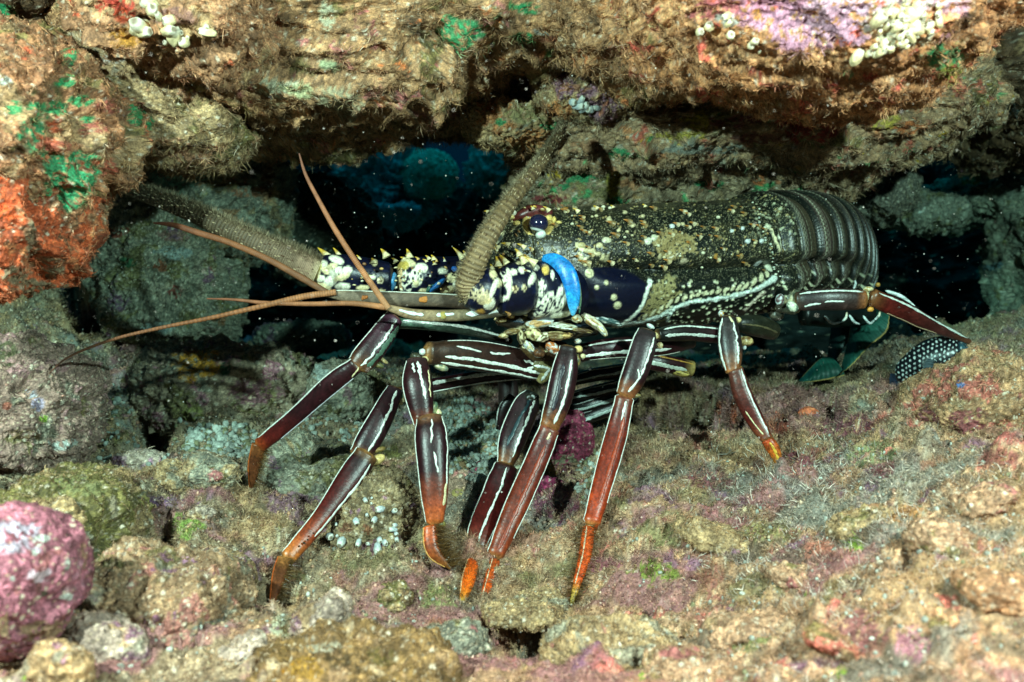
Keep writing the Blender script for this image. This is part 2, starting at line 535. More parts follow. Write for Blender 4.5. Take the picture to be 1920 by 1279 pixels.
# ---- ceiling of the crevice
rock('reef_ledge', 'brown turf covered ledge hanging over the crevice at top left beside the dark gap', 'rock ledge',
     (520, 50, .86), (390, 170, .13), 4, 3.0, .017, 21, 160, ((.30, .20, .12), OLV, (.40, .27, .17), PNK, BRN, (.46, .16, .07), CRM), (.38, .40, .33, .38, .22, .15),
     [(215, 72, 55, 26, (.55, .25, .03)), (310, 88, 22, 9, ORG), (225, 20, 40, 30, RED), (520, 165, 40, 18, CRM), (560, 170, 30, 14, (.55, .55, .3)),
      (620, 122, 26, 14, (.40, .46, .26)), (252, 225, 30, 22, GRN), (640, 190, 50, 30, (.42, .38, .24)), (610, 30, 16, 24, CRM), (420, 55, 14, 10, WHT),
      (390, 262, 70, 7, (.25, .03, .03)), (470, 64, 10, 8, WHT), (380, 140, 40, 8, LIL)],
     (2600000, .0050), 0.3, lean=(0, -.2, -.5), strat=1)
r_hole, _, _ = rock('reef_ledge', 'shadowed rock ceiling in the middle above the blue opening', 'rock ledge',
     (900, 40, 1.04), (420, 175, .14), 0, 2.6, .016, 22, 120, (OLV, BRN, GRY, PURP), (.5, .3, .3),
     [(960, 145, 60, 12, PURP)], (1400000, .006), 0.2, lean=(0, -.2, -.7), strat=1)
rock('reef_ledge', 'brown fuzzy shoulder of rock joining the left block to the ceiling ledge', 'rock ledge',
     (265, 190, .80), (185, 78, .08), 22, 2.4, .010, 61, 110, (TAN, OLV, (.34, .2, .14), GRY, BRN), (.42, .35, .3, .2),
     [(252, 225, 30, 22, GRN), (225, 200, 40, 12, (.42, .12, .08)), (150, 150, 30, 12, GRN), (330, 130, 30, 12, (.4, .25, .2)), (215, 110, 30, 9, (.5, .45, .4))],
     (2600000, .0055), .3, lean=(.1, -.1, -.6), strat=1)
rock('reef_ledge', 'fuzzy brown web of rock bridging the green patched ledge and the pink slab', 'rock ledge', (1215, 70, .79), (150, 72, .07), 18, 2.6, .012, 64, 100,
     ((.30, .20, .12), OLV, (.40, .27, .17), BRN, (.44, .18, .09)), (.36, .36, .3, .28), [(1200, 60, 28, 20, (.03, .34, .13)), (1270, 120, 30, 16, (.04, .26, .11)), (1150, 95, 26, 10, (.32, .1, .06))],
     (2600000, .0052), .25, lean=(0, -.2, -.8), strat=1)
rock('reef_ledge', 'ragged brown fringe of roof between the left ledge and the orange knob', 'rock ledge', (850, 150, .97), (200, 62, .08), -4, 2.8, .013, 65, 110,
     ((.26, .18, .11), OLV, BRN, (.34, .22, .14), PURP), (.38, .34, .3, .2), [(960, 150, 40, 10, (.2, .08, .14)), (790, 190, 26, 10, (.05, .2, .09))],
     (2200000, .006), .25, lean=(0, -.1, -.9), strat=1)
rock('reef_roof_occluder', 'massive unseen rock roof above the top edge, added to block ambient light', 'rock ledge', (1000, -520, .80), (1900, 360, .55), 0, 4, .03, 62, 60, (BRN, OLV), (.4,), [], None, .1)  # out of view, added to keep blue ambient light off the near rock
rock('reef_ledge', 'narrow ledge with green patches at top centre left of the pink slab', 'rock ledge',
     (990, 6, .84), (470, 92, .10), -2, 3.0, .015, 23, 140, ((.30, .20, .12), OLV, BRN, PNK, (.44, .18, .09), (.04, .22, .09)), (.36, .35, .32, .26, .24),
     [(860, 64, 62, 30, (.03, .38, .15)), (800, 78, 34, 20, GRN), (720, 48, 36, 26, (.03, .36, .14)), (1190, 44, 32, 26, (.03, .36, .15)), (990, 20, 30, 14, GRN), (1120, 22, 24, 14, GRN),
      (980, 70, 20, 10, GRN), (735, 92, 20, 7, TRQ), (1015, 60, 18, 8, WHT), (1095, 30, 16, 12, (.4, .2, .12)), (1030, 74, 22, 8, (.25, .08, .04))],
     (2600000, .0052), 0.25, lean=(0, -.2, -.8), tmask=avoid((860, 62, 55, 24), (720, 45, 30, 20)), strat=1)
rock('reef_ledge', 'low brown ledge with hanging fuzz just left of the orange knob', 'rock ledge',
     (715, 150, .93), (230, 62, .09), -5, 2.8, .013, 24, 110, ((.28, .20, .12), OLV, (.36, .26, .17), BRN, PNK), (.38, .4, .3, .26),
     [(650, 200, 46, 30, (.42, .38, .26)), (700, 160, 14, 24, CRM), (760, 195, 20, 10, (.10, .2, .08))],
     (2400000, .0062), 0.25, lean=(0, -.1, -.9), strat=1)
rk, kv, kq = rock('rock_knob', 'rounded orange sponge covered knob hanging beside the upright feeler', 'rock',
     (962, 238, .90), (84, 40, .04), 10, 2.2, .007, 25, 70, (TAN, OLV, GRY), (.4, .3),
     [(930, 215, 42, 32, (.58, .22, .08)), (1000, 262, 62, 22, (.66, .26, .09)), (985, 215, 40, 22, (.34, .28, .12)), (935, 228, 12, 9, GRN), (1030, 235, 26, 8, GRN)],
     (1300000, .0045), 0.2, lean=(0, 0, -.8), tmask=avoid((970, 240, 85, 40)))
rock2, v2, q2 = rock('rock_knob', 'small orange and purple knob with white tubes above the feeler tip', 'rock',
     (1080, 178, .90), (95, 52, .05), 5, 2.1, .009, 26, 80, (TAN, PURP, BRN, (.35, .16, .1)), (.45, .35, .35),
     [(1045, 205, 26, 20, (.66, .24, .08)), (1070, 165, 40, 10, (.42, .18, .10)), (1120, 125, 30, 8, TRQ), (1090, 240, 40, 14, TAN)],
     (1600000, .005), 0.3, lean=(0, 0, -.8), bald=sp_knob)
polyps(rock2, v2, q2, sp_knob, 'white', 1)
rock('reef_ledge', 'long lumpy ledge with yellow and dark red sponge above the lobster shell', 'rock ledge',
     (1385, 224, .98), (425, 106, .11), -5, 3.0, .017, 27, 160, ((.27, .20, .13), OLV, GRY, (.34, .10, .08), YEL, (.05, .22, .10), (.44, .22, .12)), (.36, .28, .32, .20, .22, .28),
     [(1515, 235, 66, 34, RED), (1545, 215, 40, 26, (.40, .03, .03)), (1310, 228, 28, 22, YEL), (1380, 225, 50, 14, (.22, .05, .05)), (1350, 165, 34, 14, (.45, .42, .1)),
      (1420, 262, 60, 12, (.22, .06, .04)), (1100, 275, 30, 12, (.42, .2, .1)), (1585, 215, 12, 26, WHT), (1660, 225, 28, 18, YEL), (1330, 280, 90, 10, (.3, .3, .25)),
      (1170, 288, 30, 10, GRN), (1240, 140, 60, 14, (.06, .2, .09)), (1280, 255, 60, 8, YEL), (1700, 240, 30, 14, ORG)],
     (2200000, .0042), 0.45, lean=(0, 0, -.6), turfcols=TURFG, strat=1)
rock('reef_block', 'mottled green and orange rock directly behind the lobster shell top', 'rock',
     (1225, 345, 1.0), (260, 60, .07), 2, 2.9, .010, 28, 120, ((.24, .20, .14), OLV, (.42, .20, .11), (.05, .26, .11), TAN), (.36, .30, .28, .3),
     [(1080, 332, 46, 26, GRN), (1045, 338, 24, 9, RED), (1085, 352, 18, 14, (.3, .2, .08)), (1180, 342, 30, 12, (.5, .22, .1)), (1150, 340, 12, 34, YEL),
      (1160, 376, 22, 10, GRN), (1030, 375, 32, 9, (.25, .02, .03)), (1425, 337, 18, 10, ORG), (1330, 345, 26, 12, GRN), (1250, 350, 30, 14, TAN), (1200, 365, 16, 9, (.45, .25, .1))],
     (1700000, .0035), 0.4, turfcols=TURFG, strat=1)
rock('reef_ledge', 'dim far ledge in the upper right corner behind the pink slab', 'rock ledge',
     (1930, 150, 1.08), (300, 118, .16), 4, 2.4, .018, 29, 110, (BRN, OLV, TAN, PURP), (.35, .3, .2),
     [(1810, 212, 46, 22, (.42, .2, .12)), (1850, 215, 40, 20, (.3, .27, .1)), (1900, 204, 20, 10, (.1, .2, .22))], (900000, .005), 0.2, lean=(0, 0, -.5))
pink, pv, pq = rock('coralline_slab', 'bright pink coralline slab with cream polyps jutting in at top right', 'rock',
     (1520, -14, .66), (335, 165, .10), 7, 3.0, .013, 30, 170, ((.34, .20, .11), (.44, .30, .18), OLV, (.42, .10, .09), BRN), (.5, .26, .34, .22),
     [(1560, 5, 215, 80, (.58, .26, .40)), (1500, 55, 100, 44, (.60, .30, .44)), (1590, 30, 120, 50, (.66, .40, .52)), (1600, 45, 60, 40, (.55, .30, .42)), (1640, -20, 160, 50, (.72, .46, .60)), (1350, 18, 60, 24, (.50, .13, .14)),
      (1420, 25, 10, 12, (.7, .3, .02)), (1690, 40, 60, 50, CRM), (1770, 105, 40, 34, GRN), (1785, 140, 30, 18, (.25, .3, .04)),
      (1590, 140, 10, 8, GRN), (1635, 142, 18, 12, RED), (1560, 160, 18, 8, RED), (1660, 190, 26, 10, RED), (1365, 40, 26, 12, WHT), (1610, 107, 18, 6, (.7, .6, .4))],
     (3000000, .0052), 0.3, lean=(0, -.1, -.7), turfcols=[(.22, .14, .08), (.38, .25, .14), (.50, .36, .22), (.55, .42, .30), (.30, .14, .09)],
     tmask=lambda c, x, y: (.05 + .95 * ss(.85, 1.05, np.hypot((x - 1560) / 200, (y - 5) / 75))) * (.1 + .9 * ss(.8, 1.1, np.hypot((x - 1695) / 75, (y - 40) / 70))), strat=1, bald=sp)
polyps(pink, pv, pq, sp, 'cream', 2)

# ---- left side
lr, lv, lq = rock('reef_block', 'near left block with scattered emerald green patches and orange turf', 'rock',
     (-2, 222, .67), (180, 128, .09), 24, 2.7, .017, 31, 150, ((.27, .155, .095), TAN, OLV, (.38, .10, .06), BRN), (.45, .38, .34, .3),
     [(135, 330, 58, 58, (.03, .42, .18)), (60, 250, 34, 32, (.03, .40, .17)), (125, 155, 22, 14, GRN), (150, 190, 26, 12, GRN), (90, 205, 36, 18, GRN), (200, 200, 26, 14, (.4, .1, .07)),
      (175, 240, 34, 12, (.45, .11, .08)), (205, 315, 20, 14, (.5, .1, .06)), (100, 270, 40, 14, (.55, .13, .08)), (165, 225, 14, 10, GRN), (130, 105, 16, 18, GRN),
      (10, 155, 12, 10, WHT), (25, 205, 20, 14, GRN), (255, 215, 18, 20, GRN)],
     (2500000, .0060), 0.25, turfcols=[(.25, .15, .08), (.45, .30, .16), (.55, .40, .24), (.6, .5, .34), (.35, .16, .08)], tmask=avoid((130, 330, 42, 44), (60, 248, 24, 24)), lean=(.3, 0, -.4))
sponge, sv, sq = rock('orange_sponge', 'bright orange encrusting sponge lobe hanging at the left edge', 'sponge',
     (8, 430, .65), (104, 112, .05), 8, 2.6, .013, 32, 100, ((.38, .11, .06), (.24, .08, .05), (.42, .21, .12), (.24, .17, .11), (.14, .08, .05)), (.45, .38, .42, .3),
     [(8, 325, 26, 18, (.85, .14, .03)), (10, 398, 24, 14, (.85, .13, .03)), (60, 455, 14, 34, TAN), (20, 515, 40, 16, TAN), (95, 500, 26, 20, TAN), (70, 540, 60, 14, TAN)],
     (1500000, .0050), 0.15, lean=(.2, 0, -.4), turfcols=[(.5, .32, .2), (.6, .45, .3), (.4, .2, .12)],
     tmask=lambda c, x, y: 0.40 + 0.85 * ss(470, 520, y) + .5 * ss(90, 120, x))
ul, uv_, uq = rock('reef_ledge', 'dark corner ledge with red and green spots at far top left', 'rock ledge',
     (-20, 45, .80), (130, 130, .10), 0, 2.3, .013, 33, 90, (BRN, OLV, (.2, .1, .05), GRN), (.3, .3, .16),
     [(12, 108, 20, 22, RED), (80, 60, 12, 10, (.4, .1, .05)), (70, 90, 30, 16, (.05, .15, .04)), (5, 30, 30, 24, GRN)], (1200000, .005), 0.2)
# white soft coral bits on ledge left
w1, w1v, w1q = rock('reef_block', 'bright top left block with red sponge and white polyps in the corner light', 'rock',
     (330, 4, .70), (165, 78, .06), 12, 2.8, .013, 34, 100, ((.30, .19, .12), TAN, (.45, .08, .05), BRN), (.5, .2, .2),
     [(225, 8, 36, 26, (.6, .05, .03)), (232, 30, 24, 16, (.6, .08, .03)), (235, 70, 34, 20, (.6, .26, .03)), (330, 30, 50, 20, (.42, .2, .16))],
     (2600000, .0050), 0.3, turfcols=[(.35, .22, .12), (.5, .36, .2), (.6, .48, .34), (.4, .16, .1)], lean=(.2, 0, -.4), bald=sp_left)
polyps(w1, w1v, w1q, sp_left, 'cream', 3)

# ---- back of the crevice
rock('boulder', 'rounded boulder with pale turquoise crust behind the long left feeler', 'boulder',
     (385, 368, 1.12), (150, 118, .09), -6, 2.4, .010, 35, 110, (GRY, (.22, .17, .1), OLV, (.33, .2, .12)), (.4, .25, .3),
     [(310, 345, 62, 30, TRQ), (375, 322, 40, 16, TRQ), (290, 320, 12, 8, TRQ), (435, 310, 20, 22, (.42, .18, .06)), (465, 360, 34, 10, (.4, .16, .08)), (500, 340, 14, 34, (.25, .11, .05)), (400, 405, 14, 12, (.55, .62, .6)),
      (420, 340, 34, 22, (.34, .24, .1))],
     (900000, .004), 0.35, turfcols=TURFG)
rock('boulder', 'tall pitted grey green rock face behind the left feelers, rust and white specks on it', 'boulder',
     (318, 500, 1.10), (112, 150, .08), -4, 2.8, .012, 39, 150, ((.20, .21, .17), OLV, (.28, .27, .22), PURP, (.30, .12, .08)), (.45, .35, .24, .10),
     [(220, 435, 22, 10, (.32, .06, .03)), (300, 500, 12, 12, (.35, .1, .04)), (240, 492, 16, 10, (.02, .12, .05)), (325, 548, 20, 12, (.3, .06, .04)), (330, 475, 44, 12, (.5, .55, .5)), (300, 615, 40, 10, (.5, .55, .5)), (110, 610, 14, 8, (.1, .1, .5)), (410, 600, 14, 10, (.35, .15, .06)), (330, 440, 34, 12, (.34, .18, .14)), (220, 570, 24, 20, (.25, .12, .2))],
     (500000, .003), .7, turfcols=TURFG)
rock('boulder', 'dim flat stone lying in the black hollow under the feelers', 'boulder', (570, 632, 1.25), (85, 20, .03), 0, 2.3, .006, 40, 60, (GRY, PURP, OLV), (.4, .3), [], None, .3)
rock('boulder', 'grey boulder with bluish white specks behind the lobster tail at right', 'boulder',
     (1625, 374, 1.22), (66, 42, .07), -25, 2.2, .010, 36, 80, ((.14, .14, .12), WHT, OLV), (.16, .3), [], (800000, .004), 0.8, turfcols=TURFG)
rock('boulder', 'plain grey slab rising at the right edge behind the tail shadow', 'boulder',
     (2025, 505, 1.22), (120, 140, .12), -12, 2.5, .014, 37, 110, ((.19, .2, .16), GRY, OLV), (.4, .3),
     [(1820, 335, 20, 14, YEL), (1860, 500, 18, 10, (.2, .28, .3)), (1770, 400, 8, 5, (.3, .08, .05))], (700000, .004), 0.4, turfcols=TURFG)
rock('boulder', 'flat grey green shelf below the black slit at the right edge', 'boulder',
     (1880, 368, 1.34), (130, 44, .10), -10, 2.6, .012, 63, 90, ((.19, .2, .16), GRY, OLV), (.4, .3),
     [(1820, 335, 20, 14, YEL), (1770, 400, 8, 5, (.3, .08, .05))], (700000, .004), 0.4, turfcols=TURFG)
rock('boulder', 'low grey stone between the tail and the right hand slab', 'boulder',
     (1715, 404, 1.28), (70, 22, .07), 0, 2.2, .011, 38, 70, (GRY, OLV, WHT), (.4, .18), [], (700000, .004), 0.5, turfcols=TURFG)

# ================================================================ SEABED
CP = [  # picture position and distance of points on the floor
 (-200, 1279, .46), (0, 1279, .47), (300, 1279, .50), (640, 1279, .53), (960, 1279, .54), (1300, 1279, .50), (1700, 1279, .45), (2100, 1279, .42),
 (100, 1150, .58), (330, 1120, .62), (500, 1140, .66), (700, 1150, .63), (860, 1130, .68), (1000, 1200, .66), (1075, 1132, .68), (1250, 1120, .64), (1500, 1120, .58), (1800, 1120, .50),
 (1000, 1050, .74), (840, 1070, .72), (1200, 980, .74), (1400, 980, .70), (1600, 980, .64), (1850, 980, .56), (1470, 895, .78), (1300, 860, .86), (1700, 860, .74), (1900, 830, .70),
 (1400, 760, .96), (1250, 790, .98), (1560, 740, .96), (1700, 720, .95), (1850, 660, 1.0), (2000, 640, .95), (1960, 590, 1.15), (1700, 670, 1.3), (1750, 650, 1.7), (1400, 690, 1.3), (1200, 700, 1.3),
 (870, 860, .93), (900, 760, 1.02), (760, 840, .90), (600, 820, .95), (430, 830, .92), (470, 920, .80), (300, 950, .76), (650, 950, .82), (380, 1030, .72), (900, 990, .78),
 (150, 850, .88), (0, 800, .84), (300, 760, 1.0), (500, 720, 1.06), (150, 700, .98), (0, 640, .95), (300, 670, 1.10), (150, 560, 1.10), (-150, 600, 1.0), (480, 690, 1.4), (400, 660, 1.8), (560, 680, 1.7),
 (100, 460, 1.20), (600, 690, 1.20), (750, 680, 1.30), (1000, 690, 1.35), (700, 660, 1.8), (1000, 660, 2.0), (1500, 640, 2.0), (1900, 640, 1.9), (100, 400, 1.6),
]
cp = np.array([P(*c) for c in CP])
# smooth the heights with thin-plate splines
def tps(xy, z, q, lam=2e-4):
    def U(r2): return np.where(r2 > 1e-12, 0.5 * r2 * np.log(r2 + 1e-12), 0)
    n = len(xy)
    K = U(((xy[:, None] - xy[None]) ** 2).sum(-1)) + lam * np.eye(n)
    A = np.zeros((n + 3, n + 3)); A[:n, :n] = K; A[:n, n] = 1; A[:n, n + 1:] = xy; A[n, :n] = 1; A[n + 1:, :n] = xy.T
    w = np.linalg.solve(A, np.concatenate((z, np.zeros(3))))
    out = np.zeros(len(q))
    for s0 in range(0, len(q), 40000):
        b = q[s0:s0 + 40000]
        out[s0:s0 + 40000] = U(((b[:, None] - xy[None]) ** 2).sum(-1)) @ w[:n] + w[n] + b @ w[n + 1:]
    return out
# rows get wider apart with distance; columns fan out (plain ground grid, denser near the lobster)
ny, nx = 840, 860
tv = np.linspace(0, 1, ny)
ys = 0.36 + 0.82 * tv + 1.7 * tv ** 6
us = np.linspace(-0.62, 0.62, nx)
Yg, Ug = np.meshgrid(ys, us, indexing='ij')
Xg = Ug * (0.15 + Yg)
xy = np.stack((Xg.ravel(), Yg.ravel()), 1)
hz = tps(cp[:, :2], cp[:, 2], xy)
hz = np.clip(hz, -0.35, 0.30)
g = np.stack((xy[:, 0], xy[:, 1], hz), 1)
lum = fbm(g * 9, 3, 301)
rid = 1 - np.abs(fbm(g * 20, 4, 305, 0.55)) * 2.2
d1, d2, rn = worley(np.stack((xy[:, 0], xy[:, 1], np.zeros(len(xy))), 1) * 26, 309)
cob = ss(0.62, 0.05, d1) * (rn > 0.4) * rn
nearf = .35 + .65 * ss(.42, .68, xy[:, 1])
hz = hz + (0.018 * lum + 0.011 * rid + 0.017 * cob) * nearf
# holes: the dark pocket in front of the feet and gaps between stones
gx, gy = proj(np.stack((xy[:, 0], xy[:, 1], hz), 1))
def pit(x, y, rx, ry, dep):
    global hz
    d = np.hypot((gx - x) / rx, (gy - y) / ry) + 0.25 * fbm(g * 60, 2, 320)
    hz = hz - dep * ss(1.0, 0.35, d)
g = np.stack((xy[:, 0], xy[:, 1], hz), 1)
d1, d2, rn = worley(g * 70, 312)
hz = hz + 0.007 * ss(.6, .0, d1) * (rn > .5) * rn
d1, d2, rn = worley(g * 150, 313)
hz = hz + 0.0026 * ss(.6, .0, d1) * (rn > .45)
hz = hz + 0.0050 * fbm(g * 70, 3, 311, 0.6) + 0.0022 * fbm(g * 220, 3, 315, 0.7)
FEET = [(470, 918, .778), (508, 1138, .675), (845, 1066, .70), (866, 1132, .69), (905, 1130, .685), (1070, 1138, .682), (1468, 897, .777), (1818, 646, .88)]
for _ in range(2):
    for f in FEET:
        p = P(*f); r2 = (xy[:, 0] - p[0]) ** 2 + (xy[:, 1] - p[1]) ** 2
        j = np.argsort(r2)[:60]
        hz = hz + (p[2] - .001 - hz[j].mean()) * np.exp(-r2 / .030 ** 2)
g = np.stack((xy[:, 0], xy[:, 1], hz), 1)
gx, gy = proj(g)
pit(985, 1185, 90, 50, .06); pit(320, 1195, 90, 20, .015); pit(225, 1045, 90, 34, .03); pit(310, 1000, 26, 60, .04)
pit(290, 770, 46, 100, .07); pit(640, 850, 56, 34, .04); pit(1290, 770, 170, 44, .05); pit(60, 915, 130, 26, .05); pit(560, 1175, 26, 20, .012); pit(1700, 1050, 22, 30, .010)
pit(170, 540, 60, 90, .10); pit(1560, 760, 40, 30, .03)
g = np.stack((xy[:, 0], xy[:, 1], hz), 1)
fq = gridq(ny, nx)
px, py = proj(g)
fc = rockcolor(g, 330, ((.34, .24, .165), (.24, .21, .17), (.17, .135, .065), (.46, .16, .15), (.42, .34, .25), (.34, .07, .12), (.10, .07, .05)), (.40, .30, .34, .38, .16, .30), 0.5)
fl = rockcolor(g, 360, ((.25, .21, .15), (.24, .23, .18), OLV, (.24, .12, .15), (.36, .27, .18), WHT), (.42, .3, .28, .30, .10), 0.5)
fc = mix(fc, fl, 1 - ss(-.05, .10, g[:, 0] + 0.05 * fbm(g * 10, 2, 7) + (0.8 - g[:, 1]) * .3))
fc = mix(fc, fl, ss(.82, .95, g[:, 1]) * .7)
FP = [(365, 678, 36, 26, (.60, .28, .04)), (355, 712, 8, 6, (.6, .28, .03)), (420, 690, 12, 12, (.02, .14, .05)), (180, 760, 36, 26, (.16, .03, .05)), (110, 845, 44, 16, WHT),
      (350, 988, 34, 26, (.28, .40, .08)), (1230, 1075, 46, 24, (.28, .34, .05)), (1240, 1010, 40, 22, (.34, .28, .12)), (1600, 1025, 18, 12, LIM), (1540, 1030, 34, 20, SAL), (1610, 990, 12, 14, (.6, .13, .12)),
      (1700, 965, 30, 18, (.62, .28, .1)), (1580, 800, 60, 22, (.26, .05, .10)), (1650, 870, 30, 22, (.30, .05, .1)), (1330, 1090, 24, 40, (.45, .16, .12)), (1610, 1180, 46, 40, (.34, .12, .12)),
      (1700, 1210, 46, 40, (.5, .2, .26)), (1130, 1060, 40, 12, (.36, .09, .13)), (1330, 900, 60, 22, (.28, .09, .10)), (1630, 855, 60, 22, (.40, .42, .2)), (300, 940, 40, 10, (.3, .16, .3)),
      (1890, 1100, 40, 26, SAL), (820, 1180, 26, 20, SAL), (810, 1120, 40, 26, (.32, .33, .12)), (1040, 945, 50, 34, (.2, .04, .09)), (1040, 850, 50, 60, (.2, .05, .09)), (530, 940, 60, 24, (.26, .12, .17)),
      (1400, 1200, 60, 20, (.34, .33, .12)), (1450, 1000, 60, 20, (.36, .3, .12)), (1880, 860, 40, 20, (.40, .12, .1)), (525, 1175, 26, 20, CRM), (1500, 860, 30, 12, (.3, .07, .1)),
      (1370, 780, 12, 9, (.6, .12, .05)), (1345, 775, 9, 9, (.55, .12, .05)), (1455, 800, 26, 20, (.45, .1, .06)), (195, 1160, 7, 10, LIM), (50, 1272, 18, 9, LIM), (1205, 1268, 9, 8, LIM), (1575, 1262, 12, 10, LIM), (1510, 1117, 6, 5, LIM)]
wq = g + np.stack([pn(g * 40, 380 + k) for k in range(3)], 1) * .012
for k, (cc_, f_, th_) in enumerate((((.32, .12, .14), 9, .10), ((.19, .165, .07), 11, .24), ((.24, .24, .21), 8, .18), ((.44, .26, .13), 12, .14), ((.11, .085, .06), 16, .20), ((.38, .17, .12), 18, .22), ((.26, .11, .20), 21, .26))):
    n_ = fbm(wq * f_ + k * 9.7, 4, 390 + k, .65)
    fc = mix(fc, np.array(cc_) * np.exp(.9 * fbm(g * 260, 2, 397))[:, None], ss(th_, th_ + .12, n_) * .72)
fc = patches(g, fc, FP, 340)
fb = MB(); fb.add(g, fc, q=fq)
seabed = fb.build('seabed', M_rock)
tag(seabed, 'uneven reef floor under the lobster, mottled tan and pink', kind='structure')
seabed['kind'] = 'structure'
tb = MB()
def fmask(cen, x, y):
    m = np.ones(len(x)) * 0.85
    m *= 1 - 0.85 * ss(.80, .92, cen[:, 1]) * (x < 1150)
    m *= 1 - 0.8 * ss(60, 20, np.hypot(x - 860, (y - 830) * 1.2))
    return m
turf(tb, g, fq, 2100000, .0035, TURFC[:4] + TURFG[1:4], 400, ymax=1.1, mask=fmask, vc=fc, inherit=.68)
turf(tb, g, fq, 160000, .0065, [(.60, .62, .62), (.50, .52, .50)], 420, ymax=1.0, width=.0003, mask=lambda c, x, y: ss(1200, 1500, x) * ss(800, 950, y))
crumbs(tb, g, fq, 120000, .0010, 431, vc=fc)
tag(tb.build('algal_turf', M_turf), 'short fuzzy tan algae growing over the reef floor', 'algae', kind='stuff')

# ---- loose stones and boulders on the floor
pb, pbv, pbq = rock('coralline_boulder', 'round pink coralline boulder with white flecks at bottom left', 'boulder',
     (26, 1098, .50), (112, 122, .040), 0, 2.2, .006, 41, 110, ((.25, .12, .16), (.32, .20, .26), (.15, .07, .07), (.55, .46, .50), (.20, .15, .10)), (.42, .36, .16, .2),
     [(20, 1010, 60, 34, (.62, .55, .68)), (75, 1075, 22, 14, (.66, .52, .6)), (85, 1012, 10, 8, WHT), (75, 1015, 10, 10, WHT), (65, 1036, 6, 6, WHT), (25, 1085, 8, 6, WHT), (125, 1120, 18, 6, WHT), (5, 1170, 12, 22, (.7, .5, .3)), (80, 1112, 10, 6, (.05, .06, .03)),
      (90, 1180, 70, 22, (.35, .22, .12)), (125, 1060, 8, 12, (.4, .42, .36))],
     (200000, .003), 0.25, fine=.5, tmask=lambda c, x, y: ss(1150, 1190, y))
rock('boulder', 'olive brown mound behind the pink boulder at lower left', 'boulder', (125, 985, .66), (100, 92, .06), 15, 2.1, .010, 42, 90,
     (OLV, TAN, GRY, BRN), (.5, .35, .2), [(212, 955, 8, 26, (.45, .36, .24)), (150, 915, 50, 20, (.26, .25, .1))], (1500000, .0035), .4)
rock('boulder', 'mauve and tan block with pitted face at the left edge', 'boulder', (45, 770, .78), (108, 118, .07), 8, 2.5, .010, 43, 110,
     ((.24, .18, .16), GRY, (.34, .22, .24), OLV, WHT), (.4, .35, .25, .1),
     [(15, 665, 20, 22, OLV), (55, 740, 12, 8, (.62, .6, .7)), (70, 760, 12, 14, (.5, .4, .55)), (80, 785, 9, 7, LIM), (118, 832, 26, 14, WHT), (10, 762, 10, 9, (.5, .15, .1)), (50, 815, 30, 12, (.2, .12, .05))], (500000, .0028), .5, turfcols=TURFG)
st, stv, stq = rock('boulder', 'stone crusted with white tubes and purple between the two left front legs', 'boulder', (700, 1000, .77), (78, 108, .05), 14, 2.2, .008, 44, 100,
     ((.20, .17, .11), GRY, OLV, PURP), (.4, .3, .3),
     [(648, 990, 15, 14, (.22, .08, .04)), (690, 992, 12, 12, (.24, .09, .04)), (720, 1030, 26, 22, (.38, .34, .16)), (740, 1025, 9, 6, MAG), (700, 1040, 30, 30, (.25, .1, .14)), (760, 1050, 22, 20, (.35, .37, .3))],
     (1700000, .0042), .3, tmask=avoid((700, 1035, 50, 40)), bald=sp_low)
polyps(st, stv, stq, sp_low, 'white', 5)
rock('boulder', 'flat olive stone in shadow between the second and third leg tips', 'boulder', (600, 905, .86), (110, 62, .06), 16, 2.2, .008, 45, 90,
     (GRY, OLV, PURP, TAN), (.45, .3, .35), [(560, 945, 50, 20, (.3, .15, .2)), (610, 830, 40, 20, (.16, .14, .1))], (1300000, .0032), .4, turfcols=TURFG)
rock('boulder', 'mottled stone with a purple tint behind the knee of the upper left leg', 'boulder', (430, 735, 1.02), (150, 82, .07), 5, 2.3, .010, 46, 100,
     ((.26, .22, .17), OLV, (.28, .14, .19), GRY), (.4, .4, .3), [(365, 680, 44, 30, (.80, .34, .03)), (356, 713, 11, 9, (.8, .34, .03)), (418, 692, 13, 13, (.02, .13, .05)), (360, 780, 22, 34, (.36, .33, .1)), (470, 735, 50, 26, (.26, .10, .12))],
     (600000, .003), .4, turfcols=TURFG)
rock('cobble', 'small round cobble just right of the second leg knee', 'stone', (732, 866, .90), (36, 30, .018), 0, 2.1, .004, 47, 40, (OLV, GRY, TAN), (.4, .3), [], (800000, .003), .4, turfcols=TURFG)
rock('cobble', 'pinkish stone partly hidden behind the tip of the third leg', 'stone', (868, 955, .82), (52, 62, .03), 0, 2.2, .006, 48, 60, ((.26, .2, .16), PNK, OLV, PURP), (.5, .3, .3),
     [(865, 925, 22, 10, (.45, .35, .1)), (870, 980, 20, 14, (.3, .1, .2))], (600000, .003), .4, turfcols=TURFG)
rock('cobble', 'grey stone behind the upper part of the second leg', 'stone', (640, 735, .98), (52, 56, .03), 20, 2.4, .006, 49, 60, (GRY, (.25, .24, .2), OLV), (.4, .3),
     [(652, 740, 10, 20, (.3, .15, .17)), (600, 700, 16, 18, WHT)], (500000, .003), .5, turfcols=TURFG)
rock('coralline_plate', 'dark magenta coralline plate between the middle and right legs, upper one', 'rock', (1060, 835, .90), (52, 58, .02), 10, 2.3, .006, 50, 60, ((.21, .05, .09), (.15, .035, .07), (.25, .2, .15)), (.4, .25),
     [(1060, 865, 24, 14, (.26, .24, .14))], None, .2, fine=.6)
rock('coralline_plate', 'dark magenta coralline plate low between the middle and right legs', 'rock', (1000, 945, .83), (64, 34, .02), 4, 2.4, .007, 51, 60, ((.20, .04, .09), (.13, .03, .07), (.3, .09, .15)), (.4, .25), [], None, .15, fine=.8)
